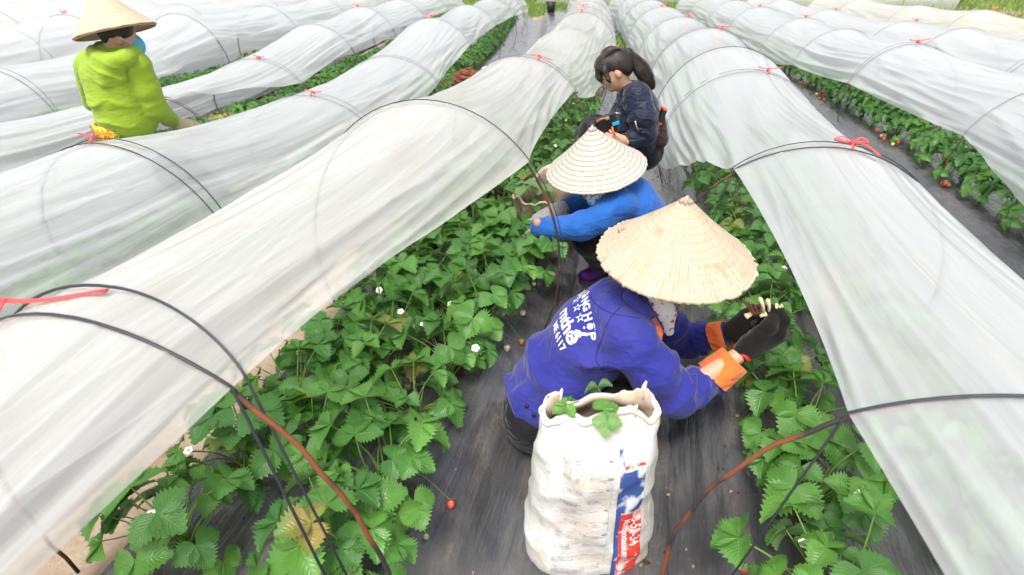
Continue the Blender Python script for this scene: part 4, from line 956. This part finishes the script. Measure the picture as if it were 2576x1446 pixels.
fmesh('trousers', Field(.03).chain([(JD['pelvis'], .125), (JD['knR'], .085), (JD['anR'], .055)]).chain([(JD['pelvis'], .125), (JD['knL'], .085), (JD['anL'], .055)]).ell(at(326, 352, 3.50), (.165, .13, .11)), M_black, D_, .011)
for s_ in 'LR': t_ = Vector(JD['to'+s_]); fmesh('boot', Field(.015).chain([(Vector(JD['an'+s_])+Vector((0, 0, .05)), .058), (Vector(JD['an'+s_]), .05), (t_, .04)]), M_black, D_, .01)
fmesh('glove_cuff', Field(.01).chain([(at(424, 298, 3.59), .053), (at(440, 308, 3.64), .040)]), M_beige, D_, .006)
hand('glove', at(440, 309, 3.64), (.9, .35, -.28), (-.1, .3, -1), -1, M_beige, D_, .3, .004, 1.1)
hand('glove', at(270, 288, 3.86), (.7, .5, -.4), (0, .2, -1), 1, M_beige, D_, .4, .004)
hf = Field(.02).ell(gDh(-.02, 0, .045), (.098, .082, .085)).ell(gDh(-.055, 0, .0), (.045, .060, .05)); fmesh('hair', hf, M_hair, D_, .007)
mk_ = Field(.012).ell(gDh(.064, 0, -.045), (.054, .064, .066)).ell(gDh(.092, 0, -.04), (.025, .03, .038)); fmesh('mask', mk_, M_mask, D_, .006)
mb = MB(); mb.tube(spline([gDh(.06, -.058, -.03), gDh(.03, -.078, -.01), gDh(.0, -.086, .0)], 5), .002, 5); mb.build('mask_loop', M_print, D_, uv=False)
rimD = at(291, 78, 3.48); conical_hat(D_, rimD+Vector((0, 0, .0)), rimD+Vector((-.050, .02, .225)), .212, 17, M_hatD, M_bamboo, .002)
# tilt is given by the axis above; patterned waist pouch
W_ = []; mb = MB(); c = Vector(at(326, 338, 3.50)); n = 12; V = []; F = []
for i in range(n+1):
    a = math.radians(-175+i*(95/n))
    for z in (-.055, .055): V.append(c+Vector((math.cos(a)*.185, math.sin(a)*.15, .025+z)))
for i in range(n): F.append((2*i, 2*i+2, 2*i+3, 2*i+1))
M_yel = mat('yellow_cloth', (.72, .50, .02), .8); o = mk('waist_pouch', V, F, M_yel, D_)
sm = o.modifiers.new('s', 'SOLIDIFY'); sm.thickness = .012
def on_pouch(t, z, off=.009):
    a = math.radians(-175+95*t); return c+Vector((math.cos(a)*(.185+off), math.sin(a)*(.15+off), .025+z))
mr, mg = mat('red_flower', (.65, .02, .05), .8), mat('green_flower', (.02, .22, .08), .8)
for i, t in enumerate((.08, .31, .55, .78, .98)):
    mb = MB()
    for k in range(8):
        a = k*PI/4; p = on_pouch(t+.055*math.cos(a), -.012+.020*math.sin(a)); mb.tube([p, p+(on_pouch(t, -.012, .03)-on_pouch(t, -.012, .02))*.1], .0065, 6)
    mb.build('flower_motif', mg if i % 2 == 0 else mr, D_, uv=False)
for i in range(9):
    mb = MB(); p = on_pouch(.04+i*.115, .038); mb.tube([p, p+(on_pouch(.04+i*.115, 0, .02)-on_pouch(.04+i*.115, 0, .01))*.15], .007, 8); mb.build('dot_motif', mr if i % 2 else mg, D_, uv=False)
mb = MB(); mb.tube([on_pouch(i/12, .024, .0085) for i in range(13)], .0025, 4); mb.tube([on_pouch(i/12, -.045, .0085) for i in range(13)], .0035, 4); mb.build('trim', mr, D_, uv=False)

# ------------------------------------------------------------------ front sack
def sack_shape(h, H=.635):
    t = h/H; a = .192-.030*t+.006*math.sin(t*7); b = .125-.02*t
    if t > .72: q = (t-.72)/.28; a -= .034*q*q; b -= .084*q*q*(3-2*q)
    if t < .08: q = (1-t/.08); a -= .02*q*q; b -= .02*q*q
    return a, b
SC = Vector((.232, 1.09, -.02)); EXP = 2.6
def sack_pt(th, h, off=0.):
    a, b = sack_shape(h); c, s_ = math.cos(th), math.sin(th)
    x = a*math.copysign(abs(c)**(2/EXP), c); y = b*math.copysign(abs(s_)**(2/EXP), s_)
    nrm = Vector((c/a, s_/b, 0)).normalized()
    d = .010*noise.noise(Vector((x*9, y*9, h*6)))+.006*noise.noise(Vector((x*24, y*20, h*11+4)))
    d += .016*(.5-abs(noise.noise(Vector((x*14+h*9, y*10, h*5+9)))))*sstep(.3, .6, h)
    d += .007*noise.noise(Vector((x*6+h*16, y*4, h*20)))*sstep(.3, .0, h)
    d += .012*(.35-abs(noise.noise(Vector((x*7-h*5, y*6, h*6+x*6+30)))*1.8))
    return SC+Vector((x, y, h))+nrm*(d+off)
def rim_h(th):  # the mouth is higher behind and to the right
    return .590+.058*max(0, math.cos(th-.7))**3+.030*noise.noise(Vector((math.cos(th)*1.6, math.sin(th)*1.6, 3)))+.010*noise.noise(Vector((math.cos(th)*4, math.sin(th)*4, 1)))+.03*max(0, math.cos(th-2.5))**8
SK = thing('sack', 'white woven fertilizer sack with blue and red print standing before the nearest worker', 'sack', SC)
M_sack = mat('white_woven_sack', (.70, .68, .63), .5, .35); N, L, b_ = nodes(M_sack); tc = N.new('ShaderNodeTexCoord')
n1 = noise_n(N, L, tc.outputs['Object'], 7, 7, None, .65); n2 = noise_n(N, L, tc.outputs['Object'], 28, 5, None, .6)
c_ = mix_n(N, L, math_n(N, L, 'MULTIPLY', ramp_n(N, L, n1, .44, .72), .7), (.62, .61, .59), (.50, .39, .27)); c_ = mix_n(N, L, ramp_n(N, L, n2, .6, .75, 0, .35), c_, (.5, .38, .26)); L.new(c_, b_.inputs['Base Color'])
bp = N.new('ShaderNodeBump'); bp.inputs['Strength'].default_value = .6; bp.inputs['Distance'].default_value = .008
L.new(math_n(N, L, 'ADD', n2, math_n(N, L, 'MULTIPLY', noise_n(N, L, tc.outputs['Object'], 260, 2), .25)), bp.inputs['Height']); L.new(bp.outputs[0], b_.inputs['Normal'])
M_sackin = mat('sack_inside', (.55, .45, .35), .8, .2, ((.35, .25, .17), 14, 5, .4, .7))
V = []; F = []; MI = []; n = 120; nh = 56
for i in range(nh+1):
    for k in range(n): th = 2*PI*k/n; V.append(sack_pt(th, rim_h(th)*i/nh))
for i in range(nh):
    for k in range(n): F.append((i*n+k, i*n+(k+1) % n, (i+1)*n+(k+1) % n, (i+1)*n+k)); MI.append(0)
F.append(tuple(range(n-1, -1, -1))); MI.append(0)
def inner(th, i): h = rim_h(th)-i*.022; return sack_pt(th, h, -.008-.004*i)
for i in range(8):
    for k in range(n): V.append(inner(2*PI*k/n, i))
b0 = (nh)*n
for k in range(n): F.append((b0+k, b0+(k+1) % n, (nh+1)*n+(k+1) % n, (nh+1)*n+k)); MI.append(0)
for i in range(7):
    for k in range(n): q = (nh+1+i)*n; F.append((q+k, q+(k+1) % n, q+n+(k+1) % n, q+n+k)); MI.append(1)
mk('sack_body', V, F, [M_sack, M_sackin], SK, True, None, MI)
mb = MB(); P = []
for k in range(97):
    th = 2*PI*k/96; p = sack_pt(th, rim_h(th)-.010, .004+.007*noise.noise(Vector((math.cos(th)*5, math.sin(th)*5, 8)))); p.z += .004*noise.noise(Vector((math.cos(th)*6, math.sin(th)*6, 2))); P.append(p)
mb.tube(P, [.0050+.005*noise.noise(Vector((math.cos(2*PI*k/96)*6, math.sin(2*PI*k/96)*6, 5))) for k in range(97)], 7, flat=.6); mb.build('rolled_rim', M_sack, SK, uv=False)
for (th, dz) in ((.55, .02), (2.35, .02), (-1.0, .012)):
    mb = MB(); p = sack_pt(th, rim_h(th), 0); mb.tube([p-Vector((0, 0, .03)), p, p+Vector((.004, 0, dz))], [.014, .010, .004], 6, flat=.6); mb.build('rim_tuft', M_sack, SK, uv=False)
# flat print on the sack
M_pblue = mat('blue_print', (.04, .08, .27), .5, .4, ((.55, .57, .62), 26, 8, .47, .58, (1, 1, .8))); M_pred = mat('red_print', (.68, .045, .03), .5, .4, ((.75, .5, .45), 30, 8, .56, .64))
M_pgrey = mat('grey_print', (.22, .22, .24), .6, .3, ((.6, .6, .6), 60, 5, .42, .6)); M_pwhite = mat('white_lettering', (.75, .72, .72), .6)
def spt(s_, h, off=.0012):  # s_: -1..1 across the front
    s_ = max(-.985, min(.985, s_)); x = abs(s_); c = math.copysign(x**(EXP/2), s_); th = -math.acos(max(-1, min(1, c))); return sack_pt(th, h, off)
def patch(name, s0, s1, h0, h1, m, off=.0012, nx=6, nz=24, s0b=None, s1b=None):
    V = []; F = []; s0b = s0 if s0b is None else s0b; s1b = s1 if s1b is None else s1b
    for j in range(nz+1):
        t = j/nz
        for i in range(nx+1): V.append(spt((s0b+(s0-s0b)*t)+((s1b+(s1-s1b)*t)-(s0b+(s0-s0b)*t))*i/nx, h0+(h1-h0)*t, off))
    for j in range(nz):
        for i in range(nx): F.append((j*(nx+1)+i, j*(nx+1)+i+1, (j+1)*(nx+1)+i+1, (j+1)*(nx+1)+i))
    return mk(name, V, F, m, SK)
patch('blue_stripe', .27, .35, .0, .55, M_pblue, nz=40, s0b=.31, s1b=.39); patch('blue_block', .355, .70, .315, .475, M_pblue, s0b=.365, s1b=.71); patch('red_block', .365, .71, .0, .310, M_pred, s0b=.395, s1b=.75, nz=30)
patch('red_bar', .36, .69, .482, .490, M_pred, nz=2); patch('red_bar', .955, .98, .485, .500, M_pred, nz=2)
def sack_text(body, size, s_, h, name='lettering', m=M_pwhite, bold=.0006):
    V, F = text_mesh(body, size, bold); xs = min(v.x for v in V)
    mk(name, [spt(s_+v.y/.17, h-(v.x-xs), .0026) for v in V], F, m, SK, False)
sack_text('0-52-34', .038, .55, .285); sack_text('Monopotassium Phosphate', .025, .43, .285)
rs = random.Random(5); V = []; F = []
def tick(s0, s1, h, th_): 
    b = len(V); V.extend([spt(s0, h), spt(s1, h), spt(s1, h+th_), spt(s0, h+th_)]); F.append((b, b+1, b+2, b+3))
gh = [.500, .455, .412, .367, .322, .275, .228, .180, .130, .08]
for gi, h in enumerate(gh):
    s_ = -.62
    while s_ < .16: tick(s_, s_+.05, h+.012, .0006); s_ += .05
    for ln in range(rs.choice([3, 4, 5])):
        s_ = -.60; e = rs.uniform(-.40, -.22)
        while s_ < e: w_ = rs.uniform(.02, .06); tick(s_, s_+w_*.8, h-.006*ln, .0022); s_ += w_
    for ln in range(rs.choice([1, 2, 3])):
        s_ = -.18; e = rs.uniform(-.02, .14)
        while s_ < e: w_ = rs.uniform(.02, .06); tick(s_, s_+w_*.8, h-.005*ln, .0018); s_ += w_
    for q in range(4): tick(.09+q*.02, .108+q*.02, h+.003, .006)
    for ln in range(3): tick(-.86, -.80, h-.01*ln-.02, .001)
for q in range(60): h = .06+q*.0078; tick(.172, .176, h, .0078)
mk('small_print', V, F, M_pgrey, SK, False)['kind'] = 'stuff'
for i, (dx, dy, az, ti, v_) in enumerate(((-.05, -.03, .6, .2, 2), (.01, -.05, -1.2, .3, 0), (.055, .02, .2, -.7, 7), (-.09, .0, 2.2, .3, 5), (.03, .03, 2.9, .2, 3))):
    o = bpy.data.objects.new('cut_leaf', LEAFM[v_].copy()); o.data.materials[0] = M_leaf if i < 4 else M_leaf_pale; COL.objects.link(o)
    o.location = SC+Vector((dx*.9, dy*.5, .46+.012*i)); o.rotation_euler = (ti, 0, az); tag(o, ['cut strawberry leaf lying inside the white sack, leftmost', 'cut strawberry leaf at the front rim of the white sack', 'upright strawberry leaf sticking out of the white sack', 'brownish cut leaf deep inside the white sack', 'pale cut leaf at the back of the white sack'][i], 'leaf', 'cut leaves in the white sack')
    o.scale = (.62, .62, .62)
# ------------------------------------------------------------------ dirty sack by the second worker
C2 = Vector((.20, 2.92, .10)); S2 = thing('dirty_sack', 'stained brown open sack of cut leaves beside the second worker', 'sack', C2)
M_s2 = mat('stained_sack', (.38, .29, .20), .85, .2, ((.17, .12, .09), 9, 6, .42, .65), (30, .6, .01)); V = []; F = []; n = 48; nh = 16
def s2(th, h, o=0): r = .15+.03*h*h+.022*noise.noise(Vector((math.cos(th)*2, math.sin(th)*2, h*3)))+.02*h*noise.noise(Vector((math.cos(th)*4, math.sin(th)*4, 7)))+o; return C2+Vector((r*math.cos(th)*1.05, r*.72*math.sin(th), h*.34+(.15*max(0, math.cos(th-1.1))**2+.04*noise.noise(Vector((math.cos(th)*3, math.sin(th)*3, 2))))*h**3))
for i in range(nh+1):
    for k in range(n): V.append(s2(2*PI*k/n, i/nh))
for i in range(8):
    for k in range(n): V.append(s2(2*PI*k/n, 1-i*.06, -.008))
for i in range(nh+8):
    for k in range(n): F.append((i*n+k, i*n+(k+1) % n, (i+1)*n+(k+1) % n, (i+1)*n+k))
mk('sack_body', V, F, M_s2, S2)
mb = MB(); mb.tube([s2(2*PI*k/48, 1.0, .002) for k in range(49)], .011, 6, flat=.6); mb.build('rolled_rim', mat('sack_rim', (.62, .5, .36), .8), S2, uv=False)
V, F = text_mesh('KD', .09, .002); 
mk('lettering', [s2(-PI*.42+v.x/.15, .42+v.y/.40, .004) for v in V], F, M_dark, S2, False)
for i in range(6):
    o = bpy.data.objects.new('cut_leaf', LEAFM[[0, 1, 5, 7, 2, 5][i]].copy()); o.data.materials[0] = M_leaf_pale; COL.objects.link(o); o.location = C2+Vector((-.11+.035*i, -.04+.025*(i % 3), .20+.012*i)); o.rotation_euler = (.3*math.sin(i), .2, i*1.3+1.5)
    tag(o, ['wilted pale leaf hanging over the left rim of the stained sack', 'wilted pale leaf at the front of the stained brown sack', 'wilted pale leaf in the middle of the stained brown sack', 'small wilted leaf near the hat in the stained sack', 'large wilted leaf at the back of the stained sack', 'topmost wilted leaf in the stained brown sack'][i], 'leaf', 'wilted leaves in the stained sack')
# ------------------------------------------------------------------ crumbs of soil and dry leaf on the mulch
rs = random.Random(77); mb = MB()
for q in range(900):
    Y = rs.uniform(.7, 7); u_ = rs.gauss(.12, .22) if rs.random() < .6 else rs.uniform(-1.3, .9); X = u_+mrow(Y); z = gz(X, Y)+.012; r = rs.uniform(.002, .007)
    a = rs.uniform(0, 6); e = Vector((math.cos(a), math.sin(a), 0))*r*rs.uniform(1, 2.2); g_ = Vector((-e.y, e.x, 0))*rs.uniform(.3, .8); c = Vector((X, Y, z))
    mb.add([c+e, c+g_, c-e, c-g_, c+Vector((0, 0, r*.7))], [(0, 1, 4), (1, 2, 4), (2, 3, 4), (3, 0, 4)], rs.choice([0, 0, 1]))
o = mb.build('litter', [M_dark_soil, M_soil], None, False, False); o['kind'] = 'stuff'; tag(o, 'scattered crumbs of soil and dry leaf on the black mulch', 'litter')
# ------------------------------------------------------------------ reddish fuzzy bundle and scrap behind the tunnel
M_fuzz = mat('reddish_fuzz', (.26, .09, .045), .95, .1, ((.13, .04, .03), 22, 5, .4, .65), (60, 1, .02))
c = at(1178, 190, 5.35); f = Field(.03).ell(c, (.09, .07, .065)).ell(c+Vector((-.08, 0, -.03)), (.06, .06, .05)).ell(c+Vector((.05, 0, -.05)), (.08, .07, .08)); f.mods += [lumps(.010, 60, 5), lumps(.006, 130, 6)]
tag(fmesh('fuzzy_bundle', f, M_fuzz, None, .006), 'reddish brown fuzzy bundle half hidden behind the plastic tunnel', 'bundle')
o = Field(.01).ell(at(1225, 172, 5.35), (.05, .03, .02)).ell(at(1245, 166, 5.35), (.03, .02, .012)); tag(fmesh('scrap', o, mat('printed_scrap', (.75, .75, .72), .5, .4, ((.6, .05, .05), 30, 2, .55, .6)), None, .005), 'white scrap with red print beside the reddish bundle', 'scrap')
# black bucket at the far end
M_bk = mat('bucket', (.012, .012, .014), .5); c = at(1385, 46, 18.0); c.z = gz(c.x, c.y); mb = MB(); V = []; F = []; prof = [(0, 0), (.10, 0), (.14, .28), (.13, .28), (.095, .02), (0, .02)]
for r, z in prof:
    for k in range(20): V.append(c+Vector((r*math.cos(k*PI/10), r*math.sin(k*PI/10), z)))
for i in range(5):
    for k in range(20): F.append((i*20+k, i*20+(k+1) % 20, (i+1)*20+(k+1) % 20, (i+1)*20+k))
bk = thing('bucket', 'small black bucket standing at the far end of the beds', 'bucket', c); mk('bucket_body', V, F, M_bk, bk); mb.tube([c+Vector((.14*math.cos(t), 0, .28+.12*math.sin(t))) for t in [k*PI/10 for k in range(11)]], .005, 6); mb.build('handle', M_steel, bk)
# tunnels beyond the end of the beds, running across
def cross_tunnel(x0, x1, y, H, lab):
    r_ = thing('plastic_tunnel', lab, 'tunnel', (x0, y, 0)); V = []; F = []; nx, na = 60, 28
    for i in range(nx+1):
        x = x0+(x1-x0)*i/nx; s_ = abs(math.sin(i/nx*PI*4))
        for j in range(na+1):
            a = -1.9+3.5*j/na; z = H*(math.cos(a)+.45)/1.45; z -= .10*(1-s_)*max(0, math.cos(a)); z = z-.12*(1-s_) if j in (0, na) else z
            V.append((x, y+.55*math.sin(a)*(1+.04*s_), z-.05+.02*noise.noise(Vector((x*1.5, a*8, 1)))))
    for i in range(nx):
        for j in range(na): F.append((i*(na+1)+j, i*(na+1)+j+1, (i+1)*(na+1)+j+1, (i+1)*(na+1)+j))
    mk('film', V, F, M_film, r_)
    for k in range(5):
        x = x0+(x1-x0)*k/4; mb = MB(); mb.tube([(x, y+.56*math.sin(a), H*(math.cos(a)+.45)/1.45-.05) for a in [-2.0+4.0*q/20 for q in range(21)]], .008, 6); mb.build('hoop', M_steel, r_)
        mb = MB(); mb.tube([(x-.09, y-.05, H-.03), (x, y, H), (x+.09, y-.04, H-.01)], .014, 5, flat=.4); mb.build('ribbon', M_ribbon, r_)
cross_tunnel(7.4, 14.8, 21.2, .82, 'white plastic tunnel crossing behind the field at the top right')
cross_tunnel(.9, 6.6, 23.5, .8, 'white plastic tunnel crossing beyond the end of the central furrow')
#</PEOPLE>

# ------------------------------------------------------------------ grass, far things
def grass(name, label, region, count, h, seed):
    r = random.Random(seed); V = []; F = []
    for i in range(count):
        x, y = region(r); z = gz(x, y)-.03 if y < 20 else -.08
        a = r.uniform(0, 6.28); hh = h*r.uniform(.5, 1.3); wd = .012*r.uniform(.7, 1.6); dx, dy = math.cos(a)*wd, math.sin(a)*wd
        bx, by = r.uniform(-.5, .5)*hh, r.uniform(-.5, .5)*hh; b = len(V)
        V += [(x-dx, y-dy, z), (x+dx, y+dy, z), (x+dx*.7+bx*.4, y+dy*.7+by*.4, z+hh*.6), (x-dx*.7+bx*.4, y-dy*.7+by*.4, z+hh*.6), (x+bx, y+by, z+hh)]
        F += [(b, b+1, b+2, b+3), (b+3, b+2, b+4)]
    o = mk(name, V, F, M_grass); tag(o, label, 'grass'); o['kind'] = 'stuff'; return o
M_grass = mat('grass_blades', (.09, .2, .03), .6, .3, ((.26, .36, .07), 1.2, 5, .4, .65))
def reg_right(r):
    y = r.uniform(7, 40)**1.0; return (r.uniform(8.2, 20)+(y-7)*.3 if y < 19 else r.uniform(9, 30), y)
grass('grass', 'bright green grass bank behind the yellowed tunnel at the top right', reg_right, 42000, .22, 3)
def reg_end(r): return (r.uniform(-8, 9), r.uniform(18.6, 27))
grass('grass', 'weedy grass strip along the far end of the beds', reg_end, 22000, .16, 4)
def reg_weed(r): return (rowx(0, 12.6)+.85+r.gauss(0, .14), 12.6+r.gauss(0, .5))
grass('weed_clump', 'small clump of bright weeds in the furrow beyond the photographer', reg_weed, 900, .14, 5)
